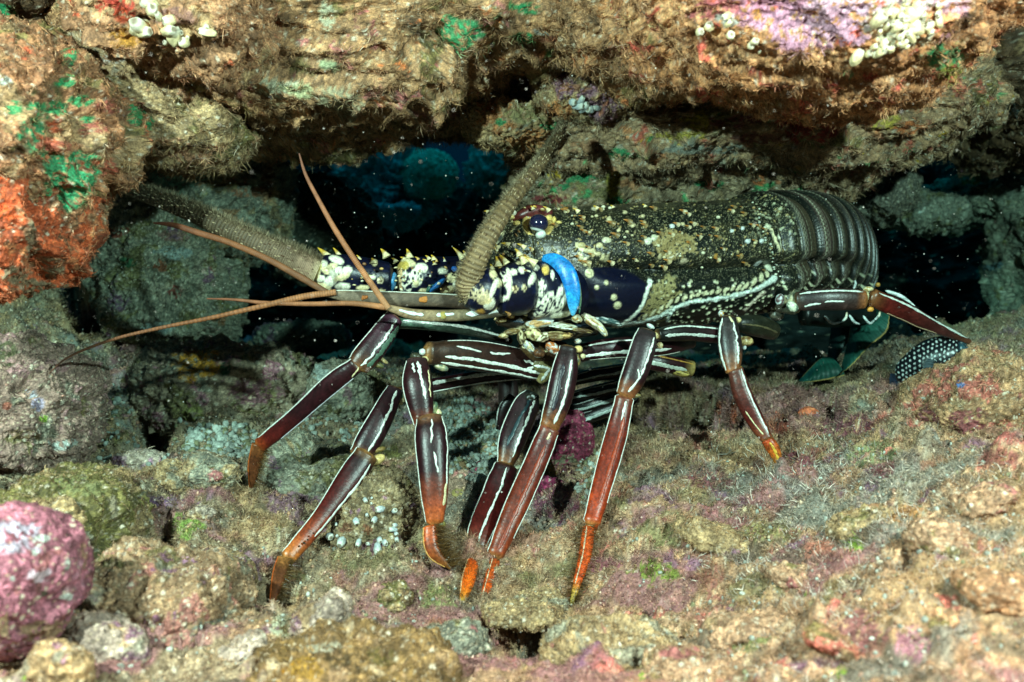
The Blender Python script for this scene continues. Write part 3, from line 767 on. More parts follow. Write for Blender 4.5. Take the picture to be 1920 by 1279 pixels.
rock('coralline_plate', 'small maroon coralline flake on the gravel right of the third leg', 'rock', (885, 885, .88), (34, 10, .012), -20, 2.2, .004, 52, 40, ((.22, .05, .09), (.14, .03, .07)), (.4,), [], None, .1, fine=.5)
rock('boulder', 'maroon and tan mound under the spotted fish at right', 'boulder', (1858, 776, .80), (156, 88, .07), -6, 2.2, .011, 53, 120,
     ((.28, .19, .12), (.28, .10, .09), TAN, OLV, SAL), (.42, .35, .25, .12), [(1800, 720, 7, 7, (.1, .3, .75)), (1730, 745, 5, 5, WHT), (1810, 790, 40, 26, (.3, .07, .08)), (1880, 800, 30, 12, (.5, .13, .1)), (1740, 790, 20, 30, (.3, .09, .1))],
     (2200000, .0040), .4)
rock('boulder', 'golden brown foreground mound at bottom centre left', 'boulder', (640, 1296, .52), (165, 80, .05), 0, 2.2, .008, 54, 110,
     ((.17, .12, .06), (.10, .07, .03), GOLD, (.36, .31, .22), (.26, .19, .12)), (.42, .10, .26, .34), [(570, 1250, 32, 22, GOLD), (640, 1240, 30, 14, (.10, .06, .02)), (720, 1235, 30, 20, (.13, .09, .02)), (600, 1215, 60, 10, (.4, .36, .26))],
     (1300000, .0034), .3, turfcols=[(.3, .22, .12), (.42, .34, .2), (.5, .44, .34)], tmask=avoid((620, 1245, 120, 40)))
rock('boulder', 'tan turf mound at bottom left between the pink boulder and golden mound', 'boulder', (330, 1130, .60), (130, 70, .05), 4, 2.2, .010, 55, 110,
     ((.24, .18, .12), GRY, (.30, .15, .14), OLV, PURP), (.4, .35, .3, .2), [(352, 1050, 14, 8, LIL), (400, 1180, 40, 22, GRY)], (2200000, .0036), .5)
rock('reef_block', 'turf covered lip overhanging the dark hole beside the right leg tip', 'rock', (985, 1138, .672), (72, 8, .032), 0, 2.6, .004, 60, 90,
     (TAN, GRY, (.34, .27, .16), PNK), (.4, .3, .2), [], (2000000, .0034), .4, strat=1)
rock('boulder', 'pale tan mound below the right leg tip and right of the dark hole', 'boulder', (1150, 1235, .58), (110, 58, .04), 0, 2.2, .009, 56, 90,
     (TAN, GRY, (.34, .27, .16), PNK), (.4, .3, .2), [], (2300000, .0036), .5)
rock('cobble', 'small salmon pink round lump on the slope below the tail fan', 'stone', (1516, 776, .88), (19, 13, .007), 0, 2.1, .001, 57, 24, ((.60, .20, .12), (.48, .16, .1)), (.3,), [], None, .1, fine=.3)
rock('reef_block', 'rusty brown rough bump between the purple plates and the middle legs', 'rock', (1022, 890, .875), (22, 32, .014), 0, 2.1, .004, 58, 40, ((.16, .09, .03), (.3, .2, .08)), (.4,), [], None, .5)

# ---- loose cobbles scattered over the floor, and crusted lumps on the right hand slope
def scatter(spots, label, group, pals, smin, smax, seed, tfd, dy_=-2, fl_=1.0):
    rc = random.Random(seed)
    fx, fy = proj(g)
    for (x, y) in spots:
        dd = np.hypot(fx - x, fy - y); near = np.where(dd < max(6, dd.min() + 1))[0]
        i = near[np.argmin(g[near, 1])]
        Yp = g[i, 1] + .004
        r0 = rc.uniform(smin, smax)
        rock('cobble', label, 'stone', (x, y + dy_, Yp), (r0 * rc.uniform(.9, 1.4), r0 * rc.uniform(.55, .85) * fl_, r0 / 1920 * Yp * .9), rc.uniform(-25, 25), rc.uniform(2.1, 3.0), .0045, 500 + seed * 40 + int(x) % 97, 38,
             pals[rc.randrange(len(pals))], (.4, .35, .3), [], (tfd, .0032), .5, group=group, fine=.8)
scatter([(205, 905), (262, 868), (330, 905), (395, 890), (240, 965), (420, 1075), (455, 1225), (205, 1215), (120, 1255), (560, 870), (600, 1160), (370, 965), (735, 1130), (850, 1215)],
        'turf dusted cobble lying loose on the floor left of the legs', 'loose cobbles on the left floor',
        [(GRY, TAN, OLV, PNK), (TAN, (.36, .2, .15), GRY, PURP), (OLV, TAN, BRN, GRY), ((.3, .27, .24), PURP, GRY, TAN)], 22, 46, 3, 1500000)
scatter([(1360, 1010), (1490, 1075), (1640, 960), (1780, 1010), (1850, 930), (1420, 1160), (1590, 1210), (1760, 1150), (1880, 1100), (1310, 1240)],
        'fuzzy tan and pink lump on the right hand slope', 'crusted lumps on the right slope',
        [((.34, .24, .17), PNK, TAN, OLV), ((.34, .22, .14), (.46, .16, .14), OLV, TAN), (TAN, OLV, (.4, .24, .16), GRY)], 44, 84, 5, 1900000, 10, .45)

# ---- gravel
gb = MB()
gr = np.random.RandomState(3)
dsm, qsm = cubesphere(5)
hxy = np.stack((g[:, 0], g[:, 1]), 1).reshape(ny, nx, 2); hZ = g[:, 2].reshape(ny, nx)
def ground_z(x, y):
    i = int(np.clip(np.searchsorted(ys, y), 1, ny - 1)); u = x / (0.15 + y)
    j = int(np.clip(np.searchsorted(us, u), 1, nx - 1))
    return hZ[i, j]
def gravel(cx, cy, rx, ry, Y, n, smin, smax):
    m = np.hypot((px - cx) / rx, (py - cy) / ry) + 0.25 * fbm(g * 40, 2, 77) < 1
    m &= (g[:, 1] > Y - .2) & (g[:, 1] < Y + .2)
    ids = np.where(m)[0]
    if not len(ids): return
    for i in gr.choice(ids, n):
        s = gr.uniform(smin, smax) ** 1.0
        v = dsm * np.array((s * gr.uniform(.7, 1.3), s * gr.uniform(.7, 1.3), s * gr.uniform(.5, .9)))
        v = v * (1 + 0.25 * pn(dsm * 1.8 + gr.rand() * 90, 4))[:, None]
        v = v[:, gr.permutation(3)]
        a = gr.uniform(0, 6.28); ca, sa = math.cos(a), math.sin(a)
        v = np.stack((v[:, 0] * ca - v[:, 1] * sa, v[:, 0] * sa + v[:, 1] * ca, v[:, 2]), 1)
        t = gr.rand()
        c = (np.array((.40, .42, .36)) * (1 - t) + np.array((.62, .64, .56)) * t) * gr.uniform(.45, 1.05)
        if gr.rand() < .15: c = np.array((.24, .22, .12))
        gb.add(v + g[i] + np.array((0, 0, s * .3)), c, q=qsm)
gravel(880, 830, 90, 75, .93, 2600, .0010, .0030)
gravel(420, 830, 75, 34, .93, 700, .0012, .0036)
gravel(620, 790, 90, 60, .93, 300, .0012, .003)
gravel(1110, 900, 30, 60, .85, 160, .0012, .0030)
gravel(250, 800, 130, 90, .9, 250, .0012, .003)
gravel(1600, 1050, 420, 250, .65, 500, .0006, .0016)
gravel(500, 1150, 500, 140, .6, 350, .0006, .0016)
tag(gb.build('gravel', M_stone), 'pale shell gravel lying between the stones and legs', 'gravel', kind='stuff')
# ================================================================ SPINY LOBSTER
LB = P(1240, 760, .88)
lob = empty('spiny_lobster', LB, 'large dark spiny lobster with white striped maroon legs under the rock ledge', 'spiny lobster')
B = MB()      # the continuous body, legs included
CREAM = (.72, .62, .36); WLINE = (.74, .80, .78); DARK = (.0055, .008, .0065); NAVY = (.0025, .004, .016)
MAR = (.021, .0040, .0060); MARB = (.080, .0075, .0055); FIRE = (.62, .09, .012); AMB = (.45, .24, .05); TEALG = (.07, .13, .09)

def subpart(mb, name, m, parent):
    return mb.build(name, m, parent, origin=tuple(lob.location))

# ---- trunk: carapace and abdomen as one loft
#   px, centre py, Y, up px, down px, side(m), shape
TR = [(905, 500, .775, 22, 26, .014), (925, 492, .78, 62, 66, .030), (955, 488, .79, 88, 92, .038), (1010, 492, .80, 96, 104, .043), (1080, 497, .81, 108, 112, .047), (1180, 498, .83, 114, 114, .051),
      (1280, 497, .85, 116, 112, .053), (1370, 490, .87, 115, 106, .053), (1430, 480, .89, 112, 90, .051), (1462, 474, .905, 108, 78, .050), (1500, 474, .935, 108, 76, .049), (1528, 480, .965, 106, 74, .047),
      (1548, 490, .995, 104, 72, .044), (1562, 503, 1.02, 100, 68, .040), (1570, 520, 1.035, 92, 60, .034), (1572, 540, 1.04, 70, 46, .024), (1570, 560, 1.035, 24, 20, .010)]
ns, na = 760, 400
st = smooth_path(TR, ns)
cen = np.stack([P(a[0], a[1], a[2]) for a in st])
tan = np.gradient(cen, axis=0); tan[:, 2] *= 0.35
tan /= np.linalg.norm(tan, axis=1)[:, None]
up = np.array((0, 0, 1.0)) - tan * tan[:, 2:3]; up /= np.linalg.norm(up, axis=1)[:, None]
sd = np.cross(up, tan); sd *= np.sign(-sd[:, 1:2])      # towards the viewer
th = np.linspace(0, 2 * np.pi, na, endpoint=False)
cs, sn = np.cos(th), np.sin(th)
e = 2 / 2.35
cx_ = np.sign(cs) * np.abs(cs) ** e; sy_ = np.sign(sn) * np.abs(sn) ** e
k = st[:, 2] / 1920
upr = (st[:, 3] * k)[:, None]; dnr = (st[:, 4] * k)[:, None]; sdr = st[:, 5][:, None]
hgt = np.where(sy_[None] > 0, upr, dnr) * sy_[None]
V = cen[:, None] + up[:, None] * hgt[..., None] + sd[:, None] * (sdr * cx_[None])[..., None]
s_ = np.linspace(0, 1, ns)
NR = up[:, None] * (sy_[None] / np.where(sy_[None] > 0, upr, dnr))[..., None] + sd[:, None] * (cx_[None] / sdr)[..., None]
V = V.reshape(-1, 3); NR = NR.reshape(-1, 3); NR /= np.linalg.norm(NR, axis=1)[:, None]
px0, py0 = proj(V)
sx0 = np.repeat(st[:, 0], na)             # station along the body
sT = np.repeat(np.arange(ns), na) / (ns - 1)
thh = np.tile(th, ns)
ab = ss(1455, 1466, sx0)                  # 0 carapace, 1 abdomen
abm = np.repeat((st[:, 0] > 1460) | (np.arange(ns) > ns * .62), na)
# arc length along abdomen for rings
arc = np.concatenate(([0], np.cumsum(np.linalg.norm(np.diff(cen, axis=0), axis=1))))
ia = int(np.argmin(np.abs(st[:ns * 2 // 3, 0] - 1412)))
arcs = np.repeat(arc - arc[ia], na)
ringp = arcs / 0.0235
isab = arcs > 0
fr = ringp - np.floor(ringp)
disp = np.zeros(len(V))
# ring profile: each plate overlaps the next
disp += np.where(isab, 0.0042 * (1 - fr) - 0.0022 * ss(.0, .07, .07 - np.minimum(fr, 1 - fr)) - 0.0016 * ss(.40, .48, fr) , 0)
# edge of carapace and cervical groove
edge = np.abs(arcs + 0.002)
disp += 0.0035 * np.exp(-((arcs + .006) / .005) ** 2) - 0.004 * np.exp(-((arcs + .0155) / .003) ** 2)
groove = segdist(px0, py0, [(1215, 520), (1255, 470), (1300, 430), (1330, 392)])
disp -= 0.003 * np.exp(-(groove / 9) ** 2) * (~isab)
# hollow shaped into the shell side to make a dark shadow band
shade_furrow = np.exp(-((py0 - (504 + 6 * np.sin(px0 / 90))) / 15) ** 2) * ss(1090, 1180, px0) * ss(1640, 1560, px0)
disp -= 0.010 * shade_furrow
# lateral cheek bulge
disp += 0.004 * np.exp(-(((px0 - 1150) / 60) ** 2 + ((py0 - 560) / 40) ** 2))
Q3 = V * 1.0
# ---- colours
col = np.tile(np.array(DARK), (len(V), 1))
olive = fbm(Q3 * 40, 3, 501)
col = mix(col, (.022, .021, .011), ss(-.2, .4, olive) * ss(540, 430, py0) * (~isab))
# fine granules
d1, d2, r1 = worley(Q3 * 430, 503)
m = ss(.42, .22, d1) * (r1 > .45) * (~isab) * ss(540, 480, py0)
col = mix(col, np.array((.26, .23, .12)), m * (.25 + .4 * r1)); disp += .0004 * m
Qw = Q3 + .0015 * np.stack([pn(Q3 * 300, 540 + k) for k in range(3)], 1)
d1, d2, r1 = worley(Qw * 230, 505)
m = ss(.12 + .2 * r1, .05 + .14 * r1, d1) * (r1 > .34) * (~isab) * ss(520, 480, py0)
col = mix(col, np.array((.46, .35, .15)), m * (.25 + .7 * r1)); disp += .0011 * m
# rows of pearls low on the side and on the rear
d1, d2, r1 = worley(Q3 * np.array((250, 170, 270)), 507)
low = ss(515, 535, py0) * ss(1215, 1240, px0) + ss(1380, 1440, px0) * ss(470, 420, py0) * .6
m = ss(.40, .24, d1) * (r1 > .18) * np.clip(low, 0, 1) * (~isab)
col = mix(col, np.array((.66, .66, .44)), m); disp += .0012 * m
# abdomen: beads in lines, brown-violet plates
colA = np.tile(np.array((.020, .019, .016)), (len(V), 1))
colA = mix(colA, (.075, .042, .038), ss(.05, .3, np.mod(ringp * .5, 1)) * .6)
colA = mix(colA, (.040, .038, .020), (fr > .5) * .7)
bd = np.abs(np.sin(thh * 74)) * np.abs(np.sin(arcs / .0010))
colA = mix(colA, (.13, .085, .05), ss(.45, .9, bd) * .5)
lineA = (np.exp(-((fr - .10) / .03) ** 2) + .6 * np.exp(-((fr - .19) / .025) ** 2) + .4 * np.exp(-((fr - .27) / .025) ** 2) + .5 * np.exp(-((fr - .62) / .03) ** 2)) * ss(.35, .8, np.abs(np.sin(thh * 46 + np.floor(fr * 11) * 1.6)))
lineA = lineA.clip(0, 1)
colA = mix(colA, (.60, .60, .44), lineA * (.5 + .5 * ss(1600, 1480, px0)))
colA = mix(colA, (.004, .006, .005), np.exp(-((fr - .0) / .05) ** 2) + np.exp(-((fr - 1) / .05) ** 2))
d1, d2, r1 = worley(Q3 * 260, 511)
m = ss(.42, .22, d1) * (r1 > .25) * ss(500, 530, py0)
colA = mix(colA, (.72, .72, .50), m)
col = np.where(isab[:, None], colA, col)
disp += np.where(isab, .0004 * bd, 0)
# smooth navy cheek with cream spots
cheek = ((px0 > 1070) & (px0 < 1225))
dch = np.hypot((px0 - 1140) / 82, (py0 - 560) / 62)
mc = ss(1.05, .92, dch) * cheek * (py0 > 500) * (~isab)
col = mix(col, NAVY, mc)
for x, y, r in [(1092, 545, 7), (1087, 558, 4), (1147, 553, 7), (1154, 567, 9), (1117, 537, 5), (1135, 529, 5), (1105, 512, 11)]:
    d = np.hypot(px0 - x, py0 - y) * 1.3
    col = mix(col, (.60, .55, .34), ss(r + 1.5, r - 1.5, d)); disp += .0010 * ss(r, 0, d)
# tan network patch
d1, d2, r1 = worley(Q3 * 260, 515)
rg = fbm(Q3 * 130, 3, 530, .65)
d1, d2, r1 = worley(Q3 * 400, 515)
net = ss(1.05, .95, np.hypot((px0 - 1266) / 40, (py0 - 458) / 25) + .9 * rg) * (~isab)
col = mix(col, np.array((.28, .21, .09)), net * ss(.32, .42, d1)); col = mix(col, (.05, .04, .02), net * ss(.30, .15, d1))
net = ss(1.05, .9, np.hypot((px0 - 1238 + (py0 - 560) * .4) / 30, (py0 - 562) / 44) + .9 * rg) * (~isab)
col = mix(col, np.array((.30, .25, .11)), net * ss(.30, .45, d1) * .9)
# blotches behind the eye
bl = fbm(Q3 * 75, 3, 517, .6)
mb_ = ss(.14, .20, bl) * ss(1.1, .7, np.hypot((px0 - 1085) / 60, (py0 - 482) / 34)) * (~isab)
col = mix(col, np.array((.58, .50, .28)), mb_)
for x, y, rx, ry, c in [(1105, 470, 14, 6, CREAM), (1138, 450, 11, 7, (.7, .66, .45)), (1124, 460, 8, 6, CREAM), (1090, 460, 9, 7, (.6, .5, .25)), (1120, 476, 9, 5, CREAM), (1215, 452, 10, 9, (.78, .76, .6)),
                        (1226, 446, 8, 8, (.7, .7, .5)), (1142, 412, 6, 7, CREAM), (1115, 391, 8, 5, (.8, .72, .5)), (1078, 390, 6, 4, CREAM), (1060, 392, 6, 4, (.7, .3, .05)), (1186, 422, 6, 5, CREAM),
                        (1260, 424, 6, 5, WLINE), (1280, 420, 5, 4, CREAM), (1284, 490, 9, 7, (.5, .42, .28)), (1342, 480, 5, 5, AMB), (1390, 480, 5, 5, AMB), (1432, 495, 7, 7, WLINE), (1372, 433, 4, 4, WLINE),
                        (1392, 428, 5, 4, WLINE), (1402, 452, 6, 5, WLINE), (1428, 452, 5, 5, WLINE), (1440, 425, 8, 6, (.78, .78, .55)), (1455, 505, 8, 9, (.7, .72, .55)), (1240, 480, 5, 7, CREAM), (1205, 405, 5, 4, CREAM), (1172, 398, 5, 4, CREAM), (1160, 432, 4, 4, CREAM)]:
    d = np.hypot((px0 - x) / rx, (py0 - y) / ry) * 1.25 + .25 * bl
    mm = ss(1.15, .85, d) * (~isab)
    col = mix(col, np.array(c) * .78, mm); disp += .0009 * ss(1.1, .2, d) * (~isab)
# white bands
def band(pts, w, c, h=.0010, rag=1.2):
    global col, disp
    d = segdist(px0 + rag * fbm(Q3 * 300, 2, 519) * 3, py0 + rag * fbm(Q3 * 300 + 5, 2, 521) * 3, pts)
    mm = ss(w + 1.2, w - 1.0, d) * (V[:, 1] < np.repeat(cen[:, 1], na) + .01)
    col = mix(col, c, mm); disp += h * ss(w + 2, 0, d)
band([(1160, 607), (1185, 592), (1203, 570), (1212, 545), (1222, 528)], 3.2, (.72, .76, .66))
band([(1150, 608), (1200, 603), (1240, 592), (1262, 578), (1292, 567), (1340, 561), (1380, 554), (1420, 542), (1456, 522)], 4.0, (.62, .70, .64))
d_ = segdist(px0, py0, [(1200, 596), (1236, 580), (1262, 564), (1300, 553), (1350, 546), (1400, 536), (1445, 515)])
qx_ = px0 + py0 * .4 + 2 * pn(V * 120, 71); scal = ss(4.4, 3.0, np.hypot(np.mod(qx_, 12.0) - 6, (d_ - 1) * 1.0) + 1.2 * pn(V * 260, 72)) * (~isab)
col = mix(col, (.60, .56, .36), scal); disp += .0006 * scal
band([(1250, 602), (1256, 588), (1262, 578)], 2.6, (.62, .70, .64))
band([(1395, 582), (1415, 562), (1432, 548)], 2.6, (.60, .52, .40))
band([(1446, 430), (1454, 450), (1462, 470)], 2.2, (.80, .72, .45))
band([(1460, 440), (1470, 470)], 1.6, (.8, .8, .6))
# orbit ring round the eye
dE = np.hypot(px0 - 1010, py0 - 420)
col = mix(col, (.70, .50, .16), ss(30, 26, dE + 6 * olive) * (py0 < 440) * ss(15, 20, dE))
disp -= .006 * ss(26, 8, dE)
V = V + NR * disp[:, None]
ends = [V[:na].mean(0), V[-na:].mean(0)]
gal = np.where(isab, .16, ss(560, 500, py0) * .58) * (1 - mc)
col4 = np.hstack((col, gal[:, None]))
B.add(V, col4, q=gridq(ns, na, True))
for kk, en in enumerate(ends):
    base = 0 if kk == 0 else (ns - 1) * na
    ring = V[base:base + na]
    vv = np.vstack((ring, en)); ii = np.arange(na)
    B.add(vv, col[base], t=np.stack((ii, (ii + 1) % na, np.full(na, na)), 1))

CARA = V[(~isab)]; CPX, CPY = proj(CARA); CSX = sx0[~isab]
# ---- limbs
def frame(cen):
    t = np.gradient(cen, axis=0); t /= np.linalg.norm(t, axis=1)[:, None]
    n = -cen / np.linalg.norm(cen, axis=1)[:, None]
    n = n - t * (n * t).sum(1)[:, None]; n /= np.linalg.norm(n, axis=1)[:, None]
    s = np.cross(n, t)
    return t, n, s
LS = random.Random(8)
def limb(mb, pts, cols, stripes=(), flat=.85, n=46, m=32, ann=0, cap=.4, bump=0.0, expo=2.3, nz=0.0):
    """pts rows: px, py, Y, width px.  cols: list of (position, colour).  stripes: (side0, side1, s0, s1, width px, wiggle, colour)"""
    st = smooth_path(pts, n)
    shaft = m == 32 and max(r[3] for r in pts) > 25
    if shaft: st[:, 3] *= .84
    cen = np.stack([P(*r[:3]) for r in st])
    t, nn, s = frame(cen)
    sl = np.linspace(0, 1, n)
    if shaft:       # plates are a little waisted before each joint and flare at it
        wv_ = 1 - .07 * np.exp(-((sl - .93) / .05) ** 2) - .05 * np.exp(-((sl - .08) / .05) ** 2) + .03 * np.sin(sl * 9 + pts[0][0])
        st[:, 3] *= wv_
        cen = cen + s * (.0012 * np.sin(sl * math.pi) * np.sin(pts[0][1]))[:, None]
    hw = st[:, 3] / 2 * st[:, 2] / 1920
    L = np.linalg.norm(np.diff(cen, axis=0), axis=1).sum()
    capn = np.ones(n)
    taper = st[-1, 3] < 15 and st[0, 3] > 16
    if cap and taper:
        hw = hw * 1.0; cap_end = False
    else: cap_end = True
    if cap:
        dd = (np.minimum(sl, 1 - sl) if cap_end else sl) * L / (hw.mean() * cap)
        capn = np.clip(1 - (1 - np.clip(dd, 0, 1)) ** 2, 0, 1) ** .35 * .45 + .55 if n > 20 else np.sqrt(np.clip(1 - (1 - np.clip(dd, 0, 1)) ** 2, .02, 1))
    hw2 = hw * capn
    rp_ = sl * L / max(ann, 1e-9) + (.35 * _pn(np.stack((sl * 23, sl * 0, sl * 0), 1), 6) if ann > .003 else 0)
    if ann: hw2 = hw2 * (1 + .05 * np.sin(rp_ * 2 * np.pi) + (.035 * _pn(np.stack((sl * 60, sl * 0, sl * 0), 1), 8) if ann > .003 else 0))
    th = np.linspace(0, 2 * np.pi, m, endpoint=False)
    e = 2 / expo
    c_, s__ = np.sign(np.cos(th)) * np.abs(np.cos(th)) ** e, np.sign(np.sin(th)) * np.abs(np.sin(th)) ** e
    V = cen[:, None] + s[:, None] * (hw2[:, None] * s__)[..., None] + nn[:, None] * (hw2[:, None] * c_ * flat)[..., None]
    V = V.reshape(-1, 3)
    ps = [a for a, _ in cols]; cc = np.array([c for _, c in cols])
    cv = np.stack([np.interp(sl, ps, cc[:, k]) for k in range(3)], 1)
    if shaft and cap_end: cv = mix(cv, (.34, .17, .05), .75 * ss(.035, .0, 1 - sl) + .5 * ss(.03, 0, sl))
    cv = np.repeat(cv, m, 0)
    if ann:
        a = np.repeat(np.sin(rp_ * 2 * np.pi), m)
        cv = cv * (1 + .28 * a)[:, None] * np.exp(.7 * fbm(V * 90, 3, 41, .7))[:, None]
    if nz:
        f = fbm(V * 110, 3, 31); cv = mix(cv, CREAM, ss(.12, .2, f) * nz)
    # mottle: slightly paler down the middle
    cv = cv * np.exp(.9 * fbm(V * 130, 3, 12, .7) + .5 * pn(V * 620, 14))[:, None] if not ann else cv
    mb.add(V, cv, q=gridq(n, m, True))
    for b0, en in ((0, cen[0]), ((n - 1) * m, cen[-1])):
        ring = V[b0:b0 + m]; ii = np.arange(m)
        mb.add(np.vstack((ring, en)), cv[b0], t=np.stack((ii, (ii + 1) % m, np.full(m, m)), 1))
    for (o0, o1, s0, s1, w, wig, c) in stripes:
        K = max(14, int(n * (s1 - s0) * 2.6))
        ss_ = np.linspace(s0, s1, K)
        off = o0 + (o1 - o0) * (ss_ - s0) / (s1 - s0)
        ph = LS.random() * 6
        z3 = np.stack((ss_ * 1.0, ss_ * 0 + ph, ss_ * 0), 1)
        off = off + wig * 1.5 * (_pn(z3 * 7, 3) * .8 + _pn(z3 * 19, 5) * .45)
        off = np.clip(off, -1.0, 1.0)
        cI = np.stack([np.interp(ss_, sl, cen[:, k]) for k in range(3)], 1)
        sI = np.stack([np.interp(ss_, sl, s[:, k]) for k in range(3)], 1)
        nI = np.stack([np.interp(ss_, sl, nn[:, k]) for k in range(3)], 1)
        tI = np.stack([np.interp(ss_, sl, t[:, k]) for k in range(3)], 1)
        hI = np.interp(ss_, sl, hw2)
        zz = (1 - np.abs(off) ** expo).clip(0) ** (1 / expo) * flat
        ctr = cI + sI * (hI * off)[:, None] + nI * (hI * zz)[:, None]
        nrm = sI * (np.sign(off) * np.abs(off) ** (expo - 1))[:, None] + nI * ((zz / flat) ** (expo - 1) / flat)[:, None]
        nrm /= np.linalg.norm(nrm, axis=1)[:, None]
        lat = np.cross(nrm, tI); lat /= np.linalg.norm(lat, axis=1)[:, None]
        hw_ = w / 2 * st[:, 2].mean() / 1920
        tp = np.sqrt(np.clip(np.minimum(ss_ - s0, s1 - ss_) / (s1 - s0) * 12, 0.05, 1))
        tp = tp * (.78 + .45 * _pn(z3 * 11, 7) + .35 * _pn(z3 * 34, 9)).clip(.6, 1.35)
        tp[:1] *= .5; tp[-1:] *= .5
        a = np.linspace(0, 2 * np.pi, 8, endpoint=False)
        vv = ctr[:, None] + lat[:, None] * (hw_ * tp[:, None] * np.cos(a))[..., None] + nrm[:, None] * (.00030 * np.sin(a))[None, :, None] + nrm[:, None] * .00008
        mb.add(vv.reshape(-1, 3), c, q=gridq(K, 8, True))
    return cen, t, nn, s, hw2

def blob(mb, px_, py_, Y, rx, ry, rz, col, tilt=0, col2=None, N=9, seed=0, rough=.08):
    """small shell lump; rx, rz in picture units, ry metres"""
    d, q = cubesphere(N)
    k = Y / 1920 * (.70 if N == 9 else 1)
    if N == 9: ry = ry * .7; Y = Y + .0025
    v = d * np.array((rx * k, ry * .7, rz * k))
    v = v * (1 + rough * pn(d * 2 + seed + px_, seed) + (.10 * pn(d * 5 + px_, 3) if N > 5 else 0))[:, None]
    ct, st_ = math.cos(R(tilt)), math.sin(R(tilt))
    v = np.stack((v[:, 0] * ct + v[:, 2] * st_, v[:, 1], -v[:, 0] * st_ + v[:, 2] * ct), 1) + P(px_, py_, Y)
    c = np.tile(np.array(col, float), (len(v), 1))
    if col2 is not None: c = mix(c, col2, ss(.0, .35, pn(d * 1.7 + seed + px_, seed + 1)))
    mb.add(v, c, q=q)

def spine(mb, px_, py_, Y, dx, dy, w, base=CREAM, tip=(.75, .48, .04), dY=0.0):
    """thorn from a base point towards (dx, dy) in picture units"""
    n, m = 9, 9
    t = np.linspace(0, 1, n)
    a = P(px_, py_, Y); b = P(px_ + dx, py_ + dy, Y + dY)
    mid = (a + b) / 2 + np.array((0, 0, .0008)) * np.sign(-dy) + np.array((.0006, 0, 0))
    cen = (1 - t)[:, None] ** 2 * a + 2 * (t * (1 - t))[:, None] * mid + t[:, None] ** 2 * b
    tt, nn, s = frame(cen)
    r = w / 2 * Y / 1920 * (1 - t) ** .8 * (1 + .25 * np.exp(-(t / .2) ** 2)) + 1e-5
    th = np.linspace(0, 2 * np.pi, m, endpoint=False)
    v = cen[:, None] + s[:, None] * (r[:, None] * np.sin(th))[..., None] + nn[:, None] * (r[:, None] * np.cos(th))[..., None]
    c0 = np.stack([np.interp(t, (0, .35, .55, 1), (base[k], base[k], (.14, .05, .02)[k] * .6 + tip[k] * .4, tip[k])) for k in range(3)], 1)
    mb.add(v.reshape(-1, 3), np.repeat(c0, m, 0), q=gridq(n, m, True))

hs = np.random.RandomState(9)
def setae(mb, cen, t, nn, s, hw, n, length, cols, s0=0, s1=1, side=None, width=.00016, droop=0.3):
    K = len(cen)
    f = s0 + (s1 - s0) * hs.rand(n)
    x = np.arange(K) / (K - 1)
    I = lambda A: np.stack([np.interp(f, x, A[:, k]) for k in range(3)], 1)
    c, tt, n_, s_ = I(cen), I(t), I(nn), I(s)
    h = np.interp(f, x, hw)
    a = hs.uniform(0, 2 * np.pi, n) if side is None else side + hs.normal(size=n) * .5
    d = s_ * np.sin(a)[:, None] + n_ * np.cos(a)[:, None]
    b = c + d * (h * .9)[:, None]
    d = d + tt * (droop * hs.rand(n))[:, None] + hs.normal(size=(n, 3)) * .18
    L = length * (.4 + .8 * hs.rand(n))
    e1 = b + d * L[:, None]
    sdv = np.cross(d, hs.normal(size=(n, 3))); sdv /= np.linalg.norm(sdv, axis=1)[:, None]
    vv = np.stack((b - sdv * width, b + sdv * width, e1), 1).reshape(-1, 3)
    cols = np.array(cols); cc = cols[hs.randint(len(cols), size=n)] * hs.uniform(.5, 1.3, (n, 1))
    k = np.arange(n)[:, None] * 3
    mb.add(vv, np.repeat(cc, 3, 0), t=k + np.array([[0, 1, 2]]))

HC = [(.14, .07, .02), (.22, .12, .04), (.08, .04, .015)]
W3 = (.74, .76, .70)
def legcol(d=0.0): return [(0, MAR), (.5, MAR), (.85, MARB), (1, (.16, .035, .02))]

# ---- leg one, uppermost left
limb(B, [(960, 640, .80, 18), (880, 622, .79, 22), (800, 612, .775, 22), (738, 605, .765, 26)], [(0, MAR), (1, TEALG)], [(-.55, -.55, .05, .92, 7, .02, W3)])
limb(B, [(742, 592, .762, 42), (705, 640, .757, 60), (668, 690, .752, 56)], [(0, (.05, .015, .03)), (.7, MAR), (1, (.12, .05, .02))], [(-.97, -.97, .03, .95, 5, .0, W3), (.30, .18, .05, .95, 6, .10, W3), (.7, .6, .1, .9, 12, .1, TEALG)], flat=.66, expo=2.45)
blob(B, 698, 680, .755, 34, .008, 10, (.16, .14, .05), 22, (.06, .09, .05)); blob(B, 735, 612, .76, 18, .008, 12, TEALG, 0, CREAM); blob(B, 716, 674, .757, 20, .006, 6, (.45, .36, .18), 35, (.3, .15, .04))
c = limb(B, [(672, 682, .75, 38), (620, 722, .755, 44), (550, 785, .765, 38), (484, 838, .775, 34)], [(0, MAR), (.6, MAR), (.9, MARB), (1, (.35, .05, .01))], [(-.97, -.95, .0, .95, 7, .0, W3), (.95, .95, .12, .82, 3.5, .0, (.6, .6, .66)), (.45, .8, .0, .12, 4, .1, CREAM)], flat=.66, expo=2.45)
c = limb(B, [(486, 832, .775, 34), (476, 870, .777, 30), (470, 920, .778, 8)], [(0, (.22, .07, .02)), (.4, (.10, .028, .010)), (1, (.10, .03, .01))], [(-.9, -.9, .02, .95, 4, 0, (.45, .10, .02))], flat=.66, expo=2.45)
setae(B, *c, 500, .008, HC, side=math.pi / 2)
